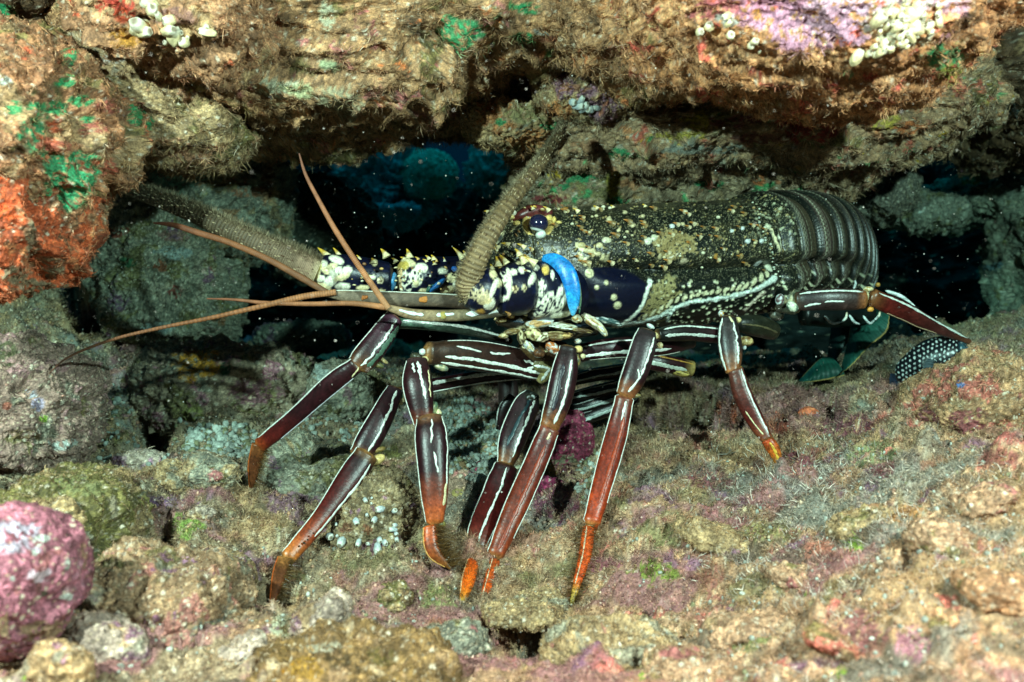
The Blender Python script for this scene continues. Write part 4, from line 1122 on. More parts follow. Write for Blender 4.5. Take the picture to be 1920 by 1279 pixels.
# ---- leg two
limb(B, [(990, 700, .83, 30), (900, 706, .82, 30), (800, 724, .80, 32), (745, 738, .785, 30)], [(0, MAR), (1, MAR)], [(-.3, -.3, .05, .95, 8, .03, W3), (.85, .85, .05, .9, 4, 0, W3)])
limb(B, [(742, 726, .775, 34), (715, 785, .765, 56), (672, 860, .755, 54)], [(0, (.03, .015, .02)), (.3, MAR), (.85, MAR), (1, (.16, .06, .02))], [(-.97, -.97, .03, .96, 4.5, 0, W3), (.30, .45, .06, .9, 6, .08, W3)], flat=.66, expo=2.45)
blob(B, 702, 845, .757, 32, .009, 9, (.25, .16, .05), -14, (.1, .12, .05)); blob(B, 708, 862, .755, 22, .008, 13, (.66, .46, .18), -30); blob(B, 750, 745, .775, 14, .008, 22, CREAM, 0, TEALG)
limb(B, [(690, 848, .754, 58), (655, 900, .745, 58), (600, 975, .725, 44), (536, 1050, .705, 38)], [(0, (.2, .09, .03)), (.12, MAR), (.6, MARB), (.82, (.30, .05, .015)), (1, (.60, .17, .03))], [(-.97, -.95, .0, .98, 4.5, 0, W3), (.70, .75, .10, .78, 6, .05, W3)], flat=.66, expo=2.45)
for x, y, r in [(588, 1000, 3), (577, 1012, 3), (570, 1018, 4), (561, 1024, 3), (553, 1032, 2)]: blob(B, x, y, .705, r, .002, r * .7, (.03, .02, .01), 30)
blob(B, 541, 1052, .704, 15, .006, 7, (.4, .26, .05), 30)
c = limb(B, [(533, 1046, .703, 34), (520, 1090, .69, 30), (508, 1140, .675, 8)], [(0, (.28, .11, .03)), (.3, (.11, .035, .012)), (1, (.16, .04, .012))], [(-.9, -.9, .02, .9, 4, 0, (.5, .10, .02))], flat=.66, expo=2.45)
setae(B, *c, 600, .009, HC, side=math.pi / 2)
# ---- leg three, thick front one
limb(B, [(1020, 690, .80, 66), (960, 680, .785, 68), (880, 668, .765, 66), (796, 662, .745, 56)], [(0, MAR), (1, (.04, .02, .012))],
     [(-.95, -.95, .05, .85, 3, 0, W3), (.46, .22, .02, .88, 8, .04, W3), (.85, .72, .05, .9, 6, .03, W3), (-.45, -.35, .40, .56, 5, .12, W3), (-.3, -.55, .62, .80, 5, .05, W3), (-.15, -.1, .10, .28, 5, .3, W3), (-.15, .30, .12, .24, 5, .1, W3)], flat=.70, expo=2.45)
blob(B, 792, 660, .742, 9, .006, 9, WLINE); blob(B, 797, 674, .740, 10, .006, 9, (.75, .6, .3)); blob(B, 826, 688, .748, 22, .006, 10, (.14, .18, .13), 20, (.4, .36, .2))
blob(B, 797, 690, .742, 10, .006, 16, CREAM, 10, TEALG); blob(B, 780, 668, .745, 16, .008, 10, (.05, .05, .03))
limb(B, [(782, 672, .742, 48), (784, 720, .735, 66), (795, 800, .728, 48)], [(0, (.04, .02, .02)), (.3, MAR), (.8, MAR), (1, (.22, .05, .02))], [(-.97, -.97, .06, .98, 4.5, .0, W3), (.05, .42, .12, .72, 7, .09, W3), (-.25, -.3, .16, .36, 5, .15, W3), (.78, .8, .3, .7, 4, .1, CREAM)], flat=.70, expo=2.45)
blob(B, 808, 775, .732, 15, .008, 34, (.28, .30, .14), 22, (.1, .16, .1)); blob(B, 822, 785, .732, 12, .007, 26, CREAM, 0, TEALG)
limb(B, [(805, 778, .728, 56), (812, 830, .722, 76), (816, 900, .715, 66), (815, 985, .708, 42)], [(0, (.16, .07, .03)), (.15, MAR), (.6, MAR), (.85, (.26, .05, .02)), (1, (.5, .10, .02))],
     [(-.97, -.97, .02, .98, 4.5, .0, W3), (.92, .88, .05, .72, 4.5, .05, W3), (.12, .05, .08, .36, 5, .12, W3), (.10, .28, .44, .62, 5, .08, W3), (.8, .8, .70, .86, 9, .1, CREAM)], flat=.70, expo=2.45)
blob(B, 826, 982, .707, 14, .007, 10, (.35, .3, .08), 0, (.12, .12, .05))
c = limb(B, [(806, 985, .706, 34), (815, 1030, .702, 34), (845, 1066, .70, 8)], [(0, (.5, .09, .02)), (.3, (.35, .06, .015)), (1, (.12, .05, .01))], [(-.9, -.9, .02, .9, 4, 0, (.7, .35, .1))], flat=.66, expo=2.45)
setae(B, *c, 1100, .0125, HC, side=math.pi / 2)
# ---- leg four (left of the middle pair)
limb(B, [(1000, 735, .80, 30), (985, 765, .795, 62), (962, 820, .785, 62), (946, 876, .775, 40)], [(0, (.02, .025, .02)), (.3, (.03, .015, .018)), (.8, MAR), (1, (.25, .09, .03))],
     [(-.95, -.95, .04, .97, 5.5, 0, W3), (.45, .40, .14, .90, 6, .14, W3), (.1, -.2, .2, .8, 8, .1, (.02, .045, .055))], flat=.70, expo=2.45)
blob(B, 995, 745, .79, 16, .007, 12, (.03, .03, .02), 0, WLINE); blob(B, 968, 878, .775, 18, .007, 7, (.5, .5, .34), -20, TEALG)
limb(B, [(950, 870, .775, 52), (930, 930, .765, 70), (905, 990, .745, 64), (890, 1045, .73, 44)], [(0, MAR), (.7, MARB), (.9, (.14, .03, .015)), (1, (.35, .10, .02))], [(-.96, -.96, .0, .97, 5, .02, W3), (.12, -.05, .05, .93, 5.5, .07, W3), (.8, .72, .5, .9, 2.5, 0, W3)], flat=.66, expo=2.45)
blob(B, 886, 1050, .728, 14, .006, 8, (.25, .13, .04))
c = limb(B, [(888, 1046, .722, 28), (878, 1085, .70, 32), (866, 1130, .68, 14)], [(0, (.60, .07, .010)), (.7, (.85, .13, .010)), (.88, (.7, .2, .02)), (1, (.35, .25, .04))], [(-.85, -.9, .02, .85, 3, 0, (.85, .5, .25))], flat=.66, expo=2.45)
setae(B, *c, 500, .007, HC)
# small leg behind at left of it
limb(B, [(962, 742, .84, 20), (944, 765, .84, 26), (936, 806, .84, 16)], [(0, DARK), (1, MAR)], [(-.9, -.9, .1, .95, 5, 0, W3)])
# ---- leg five
limb(B, [(1066, 648, .765, 40), (1058, 690, .762, 56), (1045, 750, .758, 60), (1028, 806, .755, 46)], [(0, (.02, .015, .015)), (.25, MAR), (.75, MAR), (1, (.30, .10, .03))],
     [(-.96, -.96, .03, .97, 5.5, .0, W3), (.45, .35, .22, .93, 7, .06, W3), (-.2, -.2, .3, .8, 10, .05, (.025, .02, .03))], flat=.70, expo=2.45)
blob(B, 1084, 655, .765, 12, .007, 10, (.75, .55, .22)); blob(B, 1093, 668, .767, 8, .005, 7, CREAM); blob(B, 1083, 640, .77, 10, .007, 7, WLINE, 0, AMB); blob(B, 1082, 676, .77, 9, .007, 18, (.35, .26, .08), 0, TEALG)
blob(B, 1040, 800, .757, 16, .006, 8, (.45, .28, .1), -30, TEALG)
limb(B, [(1032, 800, .755, 46), (1005, 860, .75, 54), (965, 950, .735, 52), (926, 1046, .72, 42)], [(0, (.2, .05, .03)), (.15, MARB), (.5, (.13, .018, .009)), (1, (.26, .04, .012))], [(-.96, -.96, .0, .99, 5, .0, W3), (.95, .95, .05, .85, 3.5, .02, W3), (.15, .12, .06, .14, 5, .1, CREAM), (.2, .1, .2, .95, 10, .02, (.26, .032, .010))], flat=.70, expo=2.45)
blob(B, 922, 1052, .718, 11, .006, 7, (.3, .16, .05)); spine(B, 938, 1040, .722, -2, 26, 14, (.3, .05, .01), (.35, .06, .01))
c = limb(B, [(928, 1050, .718, 20), (918, 1090, .70, 22), (905, 1128, .685, 12)], [(0, (.45, .07, .015)), (1, (.80, .10, .010))], [(-.5, -.6, .02, .98, 3, 0, (.85, .6, .4))], flat=.70, expo=2.45)
setae(B, *c, 450, .007, HC)
# ---- leg six
limb(B, [(1214, 618, .765, 40), (1204, 650, .762, 58), (1188, 700, .758, 56), (1170, 745, .755, 44)], [(0, (.02, .015, .015)), (.25, (.03, .018, .022)), (.75, MAR), (1, (.28, .09, .03))],
     [(-.95, -.96, .03, .97, 5.5, .0, W3), (.72, .50, .14, .68, 5.5, .06, W3), (.52, .2, .68, .93, 6, .05, W3), (.1, .45, .62, .72, 4, .1, W3)], flat=.70, expo=2.45)
blob(B, 1228, 630, .765, 10, .006, 10, (.75, .6, .28)); blob(B, 1237, 648, .768, 9, .006, 9, CREAM, 0, AMB); blob(B, 1220, 612, .77, 12, .006, 6, WLINE, 30); blob(B, 1192, 742, .757, 14, .006, 7, (.40, .28, .1), 0, TEALG)
limb(B, [(1172, 742, .755, 44), (1155, 810, .75, 50), (1130, 900, .735, 48), (1108, 985, .72, 42)], [(0, (.16, .04, .02)), (.2, (.11, .015, .009)), (.6, (.20, .022, .008)), (1, (.42, .045, .008))], [(-.96, -.96, .0, .99, 5, .0, W3), (.95, .95, .0, .82, 4, .02, W3), (.2, .15, .05, .24, 5, .06, W3), (.35, .2, .2, .85, 9, .02, (.34, .040, .010))], flat=.70, expo=2.45)
blob(B, 1108, 985, .719, 15, .006, 8, (.30, .14, .04)); spine(B, 1117, 975, .72, -2, 30, 14, (.35, .05, .01), (.45, .07, .01))
c = limb(B, [(1104, 988, .718, 30), (1094, 1040, .705, 28), (1080, 1090, .692, 20), (1070, 1136, .682, 8)], [(0, (.50, .07, .012)), (.65, (.80, .09, .010)), (.8, (.42, .22, .03)), (1, (.4, .3, .05))], [(-.35, -.4, .02, .72, 3.5, 0, (.85, .6, .4))], flat=.70, expo=2.45)
setae(B, *c, 1300, .0105, HC)
# ---- leg seven
limb(B, [(1366, 592, .80, 34), (1364, 630, .798, 52), (1368, 665, .795, 50), (1374, 700, .79, 34)], [(0, (.02, .015, .015)), (.6, (.03, .018, .018)), (1, (.30, .10, .03))], [(-.78, -.85, .05, .95, 6, .03, W3), (.55, .68, .1, .88, 5.5, .10, W3), (.1, .5, .02, .12, 5, .02, CREAM)], flat=.70, expo=2.45)
blob(B, 1384, 600, .80, 9, .006, 8, (.75, .6, .28)); blob(B, 1352, 588, .80, 8, .006, 9, WLINE, 0, AMB); blob(B, 1385, 690, .793, 10, .005, 7, AMB)
limb(B, [(1378, 690, .79, 34), (1395, 740, .788, 44), (1420, 790, .785, 38), (1440, 826, .78, 30)], [(0, (.10, .03, .02)), (.6, MARB), (1, (.20, .05, .02))], [(.72, .62, .03, .92, 5, .02, W3), (-.45, -.1, .5, .9, 3.5, .02, CREAM)], flat=.70, expo=2.45)
blob(B, 1434, 820, .78, 11, .005, 6, (.6, .4, .14), 20)
c = limb(B, [(1438, 824, .78, 30), (1452, 852, .779, 26), (1468, 896, .777, 6)], [(0, (.5, .06, .015)), (.45, (.60, .12, .015)), (.75, (.30, .13, .02)), (1, (.05, .02, .01))], [(.1, .1, .1, .8, 6, 0, (.75, .42, .05))], flat=.70, expo=2.45)
setae(B, *c, 380, .005, HC)
# ---- rear leg stretched out to the right
limb(B, [(1452, 572, .86, 30), (1475, 566, .85, 56), (1500, 568, .85, 52)], [(0, (.1, .06, .05)), (1, (.10, .13, .08))], [], flat=.75, nz=.7)
blob(B, 1462, 562, .835, 12, .008, 16, (.14, .08, .08), 10, WLINE); blob(B, 1486, 575, .835, 18, .008, 13, (.78, .78, .6), 40, TEALG)
limb(B, [(1490, 565, .84, 42), (1550, 560, .835, 50), (1625, 562, .835, 44)], [(0, (.05, .03, .02)), (.2, (.03, .018, .018)), (.85, (.035, .018, .015)), (1, (.30, .10, .03))], [(.72, .80, .08, .93, 5, .01, W3), (-.55, -.35, .14, .40, 4.5, .04, W3), (-.25, -.2, .45, .70, 4, .07, W3)], flat=.70, expo=2.45)
blob(B, 1628, 542, .835, 14, .006, 7, CREAM, 0, AMB); blob(B, 1646, 534, .835, 6, .005, 6, AMB); blob(B, 1632, 580, .835, 9, .005, 7, (.8, .35, .06)); blob(B, 1625, 555, .835, 6, .006, 12, CREAM)
limb(B, [(1630, 556, .84, 42), (1690, 582, .85, 42), (1750, 612, .865, 30), (1818, 641, .88, 12)], [(0, (.16, .06, .02)), (.15, MARB), (.8, (.06, .016, .014)), (1, (.12, .04, .02))], [(.75, .8, .04, .96, 5, .0, W3), (-.9, -.8, .2, .7, 3, .05, (.5, .33, .2))], flat=.70, expo=2.45)
limb(B, [(1660, 545, .87, 6), (1690, 556, .87, 7), (1716, 574, .87, 2)], [(0, WLINE), (1, WLINE)], n=12, m=8)
# ---- upper arms of the legs, running back under the shell
limb(B, [(1085, 662, .80, 44), (1150, 655, .80, 46), (1240, 650, .81, 48), (1300, 640, .84, 30)], [(0, MAR), (1, MAR)], [(.62, .66, .05, .9, 5, .02, W3), (-.45, -.4, .05, .7, 8, .03, W3), (-.9, -.9, .1, .8, 3, 0, (.6, .6, .5))])
limb(B, [(1180, 672, .81, 30), (1240, 680, .81, 40), (1300, 692, .82, 36)], [(0, MAR), (.8, MAR), (1, (.3, .22, .07))], [(-.1, -.3, .2, .85, 9, .05, (.5, .55, .48)), (.75, .6, .2, .95, 4, 0, AMB)])
blob(B, 1276, 700, .81, 26, .010, 9, (.55, .42, .12), 8, MAR)
limb(B, [(1230, 628, .79, 30), (1285, 622, .80, 40), (1350, 628, .81, 40)], [(0, DARK), (1, MAR)], [(.65, .7, .1, .95, 4.5, .01, (.62, .66, .6)), (-.3, -.2, .1, .95, 7, .03, (.5, .52, .48))])
limb(B, [(1375, 606, .82, 30), (1420, 612, .83, 50), (1452, 622, .85, 40)], [(0, DARK), (1, (.03, .03, .015))], [(0, 0, .1, .9, 5, .03, (.12, .10, .05))])
blob(B, 1398, 640, .81, 20, .009, 14, (.18, .09, .03), 0, (.6, .45, .2)); blob(B, 1396, 652, .802, 5, .004, 6, WLINE, 20); blob(B, 1456, 590, .86, 20, .01, 16, (.12, .1, .07), 0, (.05, .05, .04))
# ---- far side legs in the shade
for k, (y0, dy) in enumerate(((700, -6), (728, -14), (752, -20), (775, -26))):
    limb(B, [(1060, y0 + 18, .90, 22), (1110, y0 + 6, .90, 30), (1180 + 6 * (k % 2), y0 + dy, .91, 30), (1215 - k * 14, y0 + dy - 16, .92, 18)], [(0, DARK), (1, MAR)], [(-.3, -.2, .05, .95, 5 + k, .08, (.50, .56, .52)), (.7, .7, .1, .9, 3, .05, (.4, .42, .4))])
limb(B, [(950, 700, .90, 40), (952, 745, .90, 46), (945, 780, .90, 20)], [(0, (.02, .01, .01)), (1, (.02, .01, .01))])

# ---- mouth parts and lower head
limb(B, [(1120, 612, .80, 40), (1060, 612, .785, 52), (990, 606, .775, 44), (930, 600, .77, 24)], [(0, DARK), (1, (.03, .02, .015))], [(-.2, -.1, .1, .9, 6, .1, (.05, .08, .12))], nz=.4)
for x, y, rx, rz, tl, c, c2 in [(1010, 606, 28, 9, -6, WLINE, (.5, .3, .12)), (1003, 590, 22, 5, 2, (.85, .75, .45), CREAM), (1056, 612, 24, 7, 6, (.60, .62, .5), (.2, .14, .06)), (1082, 598, 10, 8, 0, (.7, .66, .45), AMB), (1112, 604, 26, 9, 35, (.78, .74, .55), (.4, .22, .08)), (1128, 618, 16, 6, 50, CREAM, WLINE),
                               (1000, 626, 16, 12, 20, (.72, .62, .32), (.1, .06, .02)), (1018, 632, 14, 9, -20, (.75, .7, .5), (.12, .08, .03)), (978, 632, 8, 14, -10, (.10, .07, .03), CREAM), (992, 650, 7, 14, -40, WLINE, CREAM), (960, 622, 16, 6, -10, (.2, .13, .05), CREAM), (944, 630, 9, 5, 0, CREAM, AMB),
                               (1036, 652, 14, 10, 30, (.5, .16, .04), WLINE), (1010, 662, 12, 9, 10, (.12, .05, .02), (.05, .03, .02)), (1045, 630, 20, 9, 0, (.16, .10, .04), (.5, .4, .2)), (1090, 620, 22, 5, 8, (.1, .06, .03), (.45, .35, .15)),
                               (940, 600, 10, 5, 0, CREAM, AMB), (1060, 630, 14, 6, -8, (.6, .4, .15), (.1, .05, .02)), (958, 592, 8, 5, 0, AMB, CREAM), (1140, 602, 24, 6, 12, (.05, .10, .10), WLINE)]:
    blob(B, x, y, .765, rx, .010, rz, c, tl, c2, N=11, seed=int(x + y), rough=.2)
for x, y, tl in [(1035, 612, 5), (1046, 614, 7), (1057, 616, 8), (1068, 617, 8)]: blob(B, x, y, .757, 9, .003, 2.2, (.8, .84, .78), tl)
limb(B, [(1000, 678, .79, 40), (1030, 690, .79, 34), (1010, 715, .795, 26)], [(0, (.14, .12, .05)), (1, (.3, .24, .1))], [(-.4, .3, .05, .9, 7, .05, W3)])
limb(B, [(975, 640, .79, 50), (1010, 655, .79, 60), (1060, 660, .80, 50)], [(0, (.1, .06, .02)), (1, MAR)], [(-.3, 0, .1, .6, 4, .1, CREAM)])
# dark head shield around
limb(B, [(1075, 440, .80, 60), (1010, 455, .785, 92), (950, 470, .775, 100), (918, 480, .77, 60)], [(0, DARK), (1, (.03, .035, .03))], nz=.35)

# ---- feeler bases
def patterned(pts, marks, seed, base=NAVY, n=90, m=70, flat=.9):
    """one plate of a feeler base, with cream marks (px, py, rx, ry, colour)"""
    st = smooth_path(pts, n); cen = np.stack([P(*r[:3]) for r in st]); t, nn, s = frame(cen)
    sl = np.linspace(0, 1, n); hw = st[:, 3] / 2 * st[:, 2] / 1920
    L = np.linalg.norm(np.diff(cen, axis=0), axis=1).sum()
    dd = np.minimum(sl, 1 - sl) * L / (hw.mean() * .55)
    hw = hw * np.sqrt(np.clip(1 - (1 - np.clip(dd, 0, 1)) ** 2, .02, 1))
    th = np.linspace(0, 2 * np.pi, m, endpoint=False)
    V = (cen[:, None] + s[:, None] * (hw[:, None] * np.sin(th))[..., None] + nn[:, None] * (hw[:, None] * np.cos(th) * flat)[..., None])
    N = (s[:, None] * np.sin(th)[None, :, None] + nn[:, None] * np.cos(th)[None, :, None]).reshape(-1, 3)
    V = V.reshape(-1, 3); x, y = proj(V)
    c = np.tile(np.array(base, float), (len(V), 1))
    f = fbm(V * 140, 3, seed, .6)
    c = mix(c, np.array(base) * 2.2, ss(0, .4, f))
    dp = np.zeros(len(V))
    for (mx, my, rx, ry, cc, *a) in marks:
        an = R(a[0]) if a else 0
        ux = (x - mx) * math.cos(an) + (y - my) * math.sin(an); uy = -(x - mx) * math.sin(an) + (y - my) * math.cos(an)
        d = np.hypot(ux / rx, uy / ry) + .25 * f
        mm = ss(1.12, .88, d)
        if rx * ry > 150: mm = mm * ss(.34, .22, np.abs(fbm(V * 230, 2, seed + 4)) * 1.5)
        c = mix(c, cc, mm); dp += .0009 * ss(1.1, .3, d)
    V = V + N * dp[:, None]
    B.add(V, c, q=gridq(n, m, True))
    for b0, en in ((0, cen[0]), ((n - 1) * m, cen[-1])):
        ii = np.arange(m); B.add(np.vstack((V[b0:b0 + m], en)), c[b0], t=np.stack((ii, (ii + 1) % m, np.full(m, m)), 1))
WP = (.80, .78, .62)
# far feeler base: two plates running left
patterned([(905, 518, .80, 78), (850, 518, .79, 74), (790, 520, .78, 76), (745, 522, .772, 72)],
          [(772, 520, 22, 18, WP, 10), (758, 536, 14, 22, WP), (780, 531, 6, 6, CREAM), (790, 503, 12, 9, WP), (765, 492, 14, 8, CREAM, 20), (750, 520, 4, 30, (.75, .5, .25)), (755, 498, 12, 8, (.5, .36, .08)), (830, 508, 9, 6, WP), (848, 520, 10, 8, CREAM), (858, 534, 9, 8, WP), (838, 545, 14, 8, CREAM, -20), (800, 545, 14, 5, CREAM),
           (875, 530, 10, 10, CREAM), (862, 505, 8, 6, AMB), (885, 545, 12, 8, (.7, .45, .2))], 61)
patterned([(738, 526, .772, 62), (700, 522, .768, 72), (640, 515, .76, 76), (590, 512, .752, 66)],
          [(603, 498, 12, 9, WP, -20), (631, 487, 14, 7, WP, 25), (622, 500, 12, 6, CREAM, -20), (612, 508, 10, 6, CREAM, 30), (636, 507, 8, 7, WP), (651, 507, 9, 8, WP), (625, 513, 9, 6, WP, 30), (600, 522, 10, 6, WP), (620, 527, 14, 10, WP, -30), (642, 537, 15, 7, WP), (640, 520, 16, 6, CREAM, -20), (590, 510, 10, 14, (.7, .6, .35)), (596, 500, 7, 10, (.6, .5, .2)),
           (605, 538, 16, 7, CREAM, 15), (692, 519, 12, 4, CREAM, 10), (700, 520, 5, 5, WP), (713, 526, 6, 6, (.7, .6, .4)), (713, 527, 2.5, 2.5, (.1, .06, .02)), (684, 517, 6, 6, CREAM), (680, 540, 12, 5, CREAM), (702, 492, 6, 7, CREAM), (715, 545, 8, 3, CREAM)], 63)
blob(B, 737, 528, .765, 8, .012, 26, (.05, .22, .42), 8); blob(B, 820, 535, .768, 8, .008, 28, (.015, .12, .35), 50); blob(B, 853, 505, .768, 10, .008, 8, (.02, .12, .42), 30); blob(B, 806, 541, .77, 8, .008, 18, (.03, .10, .07), 40)
for x, y, dx, dy, w in [(620, 488, -25, -24, 16), (638, 484, -14, -20, 10), (662, 486, -8, -16, 8), (675, 488, -7, -10, 6), (700, 494, -4, -10, 12), (725, 482, -12, -16, 12), (768, 484, -6, -18, 12), (805, 487, -8, -8, 7), (814, 488, -6, -10, 9), (800, 492, -8, -6, 6), (868, 485, -20, -22, 10), (873, 480, -5, -10, 8), (760, 488, -10, -6, 8), (815, 497, -4, -6, 8),
                        (590, 498, -6, -6, 8), (742, 492, -8, -8, 9)]:
    spine(B, x, y, .758 if x < 740 else .772, dx, dy, w * 1.15)
# near feeler base
patterned([(1086, 530, .79, 116), (1050, 540, .775, 118), (1010, 545, .762, 112), (985, 545, .756, 100)],
          [(1008, 545, 14, 22, WP, 30), (1030, 562, 20, 12, WP, -40), (1012, 572, 16, 12, WP, -30), (1046, 575, 16, 10, WP, -50), (1020, 585, 22, 8, WP, -15), (1052, 590, 20, 6, WP, -10), (992, 565, 10, 14, CREAM, 20), (1023, 505, 7, 9, (.75, .5, .12)), (1036, 515, 4, 8, WP), (1052, 545, 6, 16, WP, 30), (1000, 500, 12, 6, WP, 20), (990, 490, 8, 8, CREAM), (1060, 560, 5, 20, WP, 20)], 65)
patterned([(1000, 540, .76, 92), (970, 542, .752, 100), (940, 545, .745, 90), (925, 545, .742, 76)],
          [(949, 528, 7, 22, WP, -25), (955, 520, 5, 18, WP, -10), (963, 510, 7, 6, WP), (978, 506, 7, 6, WP), (965, 542, 7, 5, (.75, .6, .35)), (965, 541, 3, 3, (.1, .06, .02)), (983, 540, 5, 5, CREAM), (983, 540, 2, 2, (.1, .05, .02)), (1000, 520, 6, 18, WP, 30), (945, 560, 12, 5, WP, -25), (975, 490, 9, 6, CREAM), (994, 495, 12, 6, WP, 30), (955, 545, 4, 18, WP, 8)], 67)
patterned([(932, 545, .744, 80), (905, 545, .736, 88), (880, 545, .732, 70), (868, 545, .73, 50)],
          [(935, 530, 10, 8, CREAM), (918, 570, 10, 12, WP, 30), (908, 560, 14, 10, (.7, .55, .3)), (926, 540, 5, 20, WP, 20), (880, 528, 10, 8, WP), (866, 535, 7, 8, WP), (900, 585, 10, 5, AMB), (895, 550, 22, 16, (.52, .42, .26)), (925, 512, 8, 10, CREAM), (870, 555, 10, 10, CREAM)], 69)
for x, y, dx, dy, w in [(860, 557, -2, -2, 12), (890, 565, -10, -4, 14), (934, 500, -5, -20, 14), (950, 495, -14, -18, 12), (985, 494, -18, -24, 14), (1005, 495, -30, -16, 14), (975, 480, -10, -14, 12), (922, 505, -3, -10, 10), (942, 508, -10, -10, 12), (925, 400, -6, -6, 9), (915, 398, -8, -2, 8), (944, 400, -8, -4, 10), (880, 508, -16, -22, 12),
                        (1063, 456, -20, -4, 14), (1048, 462, -26, -6, 10), (1085, 398, -12, -8, 9), (1030, 396, -12, -9, 9), (1000, 393, -6, -7, 7), (1120, 392, -8, -6, 9), (1210, 388, -6, -5, 7), (1150, 390, -6, -5, 7), (925, 575, -6, 14, 16), (900, 580, -8, 4, 12), (870, 560, -10, 6, 12), (955, 460, -16, -4, 10), (985, 465, -16, -8, 9), (940, 440, -14, -5, 9), (935, 466, -10, -8, 9)]:
    spine(B, x, y, .742 if x < 1020 and y > 440 else .765, dx, dy, w)
# short forward thorns and knobs over the shell
cr_ = random.Random(12)
def shell_point(x, y):
    d = np.hypot(CPX - x, CPY - y); near = np.where(d < 5)[0]
    return CARA[near[np.argmin(CARA[near, 1])]] if len(near) else None
for k in range(100):
    x = cr_.uniform(1040, 1440); y = 388 + (cr_.random() ** 1.2) * 120
    p_ = shell_point(x, y)
    if p_ is None: continue
    if cr_.random() < .6:
        w = cr_.uniform(5, 10) * (1.25 - (x - 1040) / 700)
        spine(B, x, y, p_[1] + .001, -w * 1.4, -w * .55, w, cr_.choice([(.42, .33, .17), (.22, .16, .07), (.55, .48, .30)]), (.5, .22, .04), dY=-.004)
    else:
        r_ = cr_.uniform(2.0, 4.2); blob(B, x, y, p_[1], r_, .0025, r_ * .8, cr_.choice([(.50, .44, .26), (.62, .60, .42), (.34, .22, .09)]), N=5)
for k in range(34):       # row of pale knobs along the rear rim
    y = 380 + k * 4.6 + cr_.uniform(-2, 2); x = 1396 + cr_.uniform(-5, 7) + 26 * math.sin((y - 380) / 155 * math.pi * .5) + 22 * ((y - 380) / 155) ** 2
    p_ = shell_point(x + 20, y)
    if p_ is not None: blob(B, x + 20, y, p_[1], cr_.uniform(1.2, 3), .0018, cr_.uniform(1.2, 2.6), cr_.choice([(.42, .46, .38), (.62, .64, .5), (.2, .2, .12)]), N=5)
for k in range(95):
    x, y = cr_.uniform(925, 1075), cr_.uniform(400, 600)
    if 1000 < x < 1095 and 470 < y: continue
    Yh = .742 + max(0, (505 - y)) * .0003 + (0.01 if x > 1000 else 0)
    c_0 = cr_.choice([(.66, .52, .26), (.72, .68, .48), (.55, .28, .08), (.30, .16, .06)])
    if cr_.random() < .45: spine(B, x, y, Yh, -cr_.uniform(6, 15), -cr_.uniform(2, 9), cr_.uniform(4, 8), c_0, (.62, .32, .04), dY=-.004)
    else: blob(B, x, y, Yh, cr_.uniform(2, 5), .003, cr_.uniform(1.5, 3.5), c_0, cr_.uniform(-60, 60), N=5)
for k in range(60):
    x = cr_.uniform(600, 870); y = cr_.uniform(486, 548)
    c_0 = cr_.choice([(.70, .60, .34), (.62, .40, .14), (.74, .70, .52), (.25, .12, .05)])
    if y < 500 and cr_.random() < .7: spine(B, x, 488 + cr_.uniform(-2, 5), .757 + (x > 740) * .014, -cr_.uniform(3, 9), -cr_.uniform(4, 13), cr_.uniform(3, 6), c_0, (.7, .46, .05))
    else: blob(B, x, y, .7485 + (x > 742) * .0135 + abs(y - 517) ** 2 * 1e-5, cr_.uniform(1.5, 4), .0022, cr_.uniform(1.2, 3), c_0, cr_.uniform(-60, 60), N=5)
# bright blue joint skin
BL = (.008, .19, .62)
limb(B, [(1016, 484, .758, 12), (1040, 488, .752, 26), (1062, 508, .748, 32), (1073, 540, .747, 30), (1075, 570, .748, 22), (1074, 592, .75, 6)], [(0, (.02, .25, .6)), (.5, BL), (.75, (.02, .28, .66)), (1, (.10, .40, .62))], flat=.5, m=30)
limb(B, [(1030, 478, .76, 4), (1058, 486, .755, 5), (1080, 515, .752, 5), (1088, 555, .752, 5), (1086, 588, .755, 3)], [(0, WLINE), (.4, (.4, .5, .3)), (1, (.02, .12, .08))], n=30, m=8)
limb(B, [(1012, 470, .77, 10), (1035, 455, .77, 10), (1052, 462, .77, 8), (1072, 482, .772, 8), (1085, 500, .775, 4)], [(0, WLINE), (.5, (.75, .75, .6)), (1, CREAM)], n=30, m=12)
limb(B, [(1040, 480, .765, 5), (1070, 490, .765, 6), (1090, 520, .77, 5)], [(0, CREAM), (1, (.3, .35, .15))], n=20, m=8)
# horn and orbit
limb(B, [(1035, 402, .78, 20), (1000, 396, .775, 26), (975, 404, .77, 16), (962, 412, .77, 6)], [(0, (.10, .02, .02)), (1, (.12, .025, .02))], n=30, m=16)
for x, y, rx, rz, c in [(970, 420, 12, 9, (.66, .48, .16)), (982, 428, 10, 10, (.70, .52, .18)), (960, 408, 9, 6, (.66, .5, .2)), (1038, 414, 7, 12, (.66, .48, .14)), (1048, 418, 9, 6, (.66, .5, .16)), (1032, 428, 6, 8, (.6, .42, .12)), (1018, 393, 7, 4, (.75, .6, .3)), (1002, 388, 6, 4, (.75, .45, .1)), (983, 390, 5, 3, (.7, .6, .3)), (972, 435, 10, 7, CREAM), (945, 455, 12, 7, WP), (958, 458, 9, 6, WP),
                        (1010, 456, 8, 6, (.04, .05, .04)), (925, 396, 8, 6, CREAM), (964, 400, 7, 8, WP), (1024, 462, 18, 8, (.06, .08, .06)), (1058, 445, 8, 6, (.5, .4, .2))]:
    blob(B, x, y, .768, rx, .008, rz, c, 10, None, seed=int(x))
body = part(B, 'body', M_shell, lob)

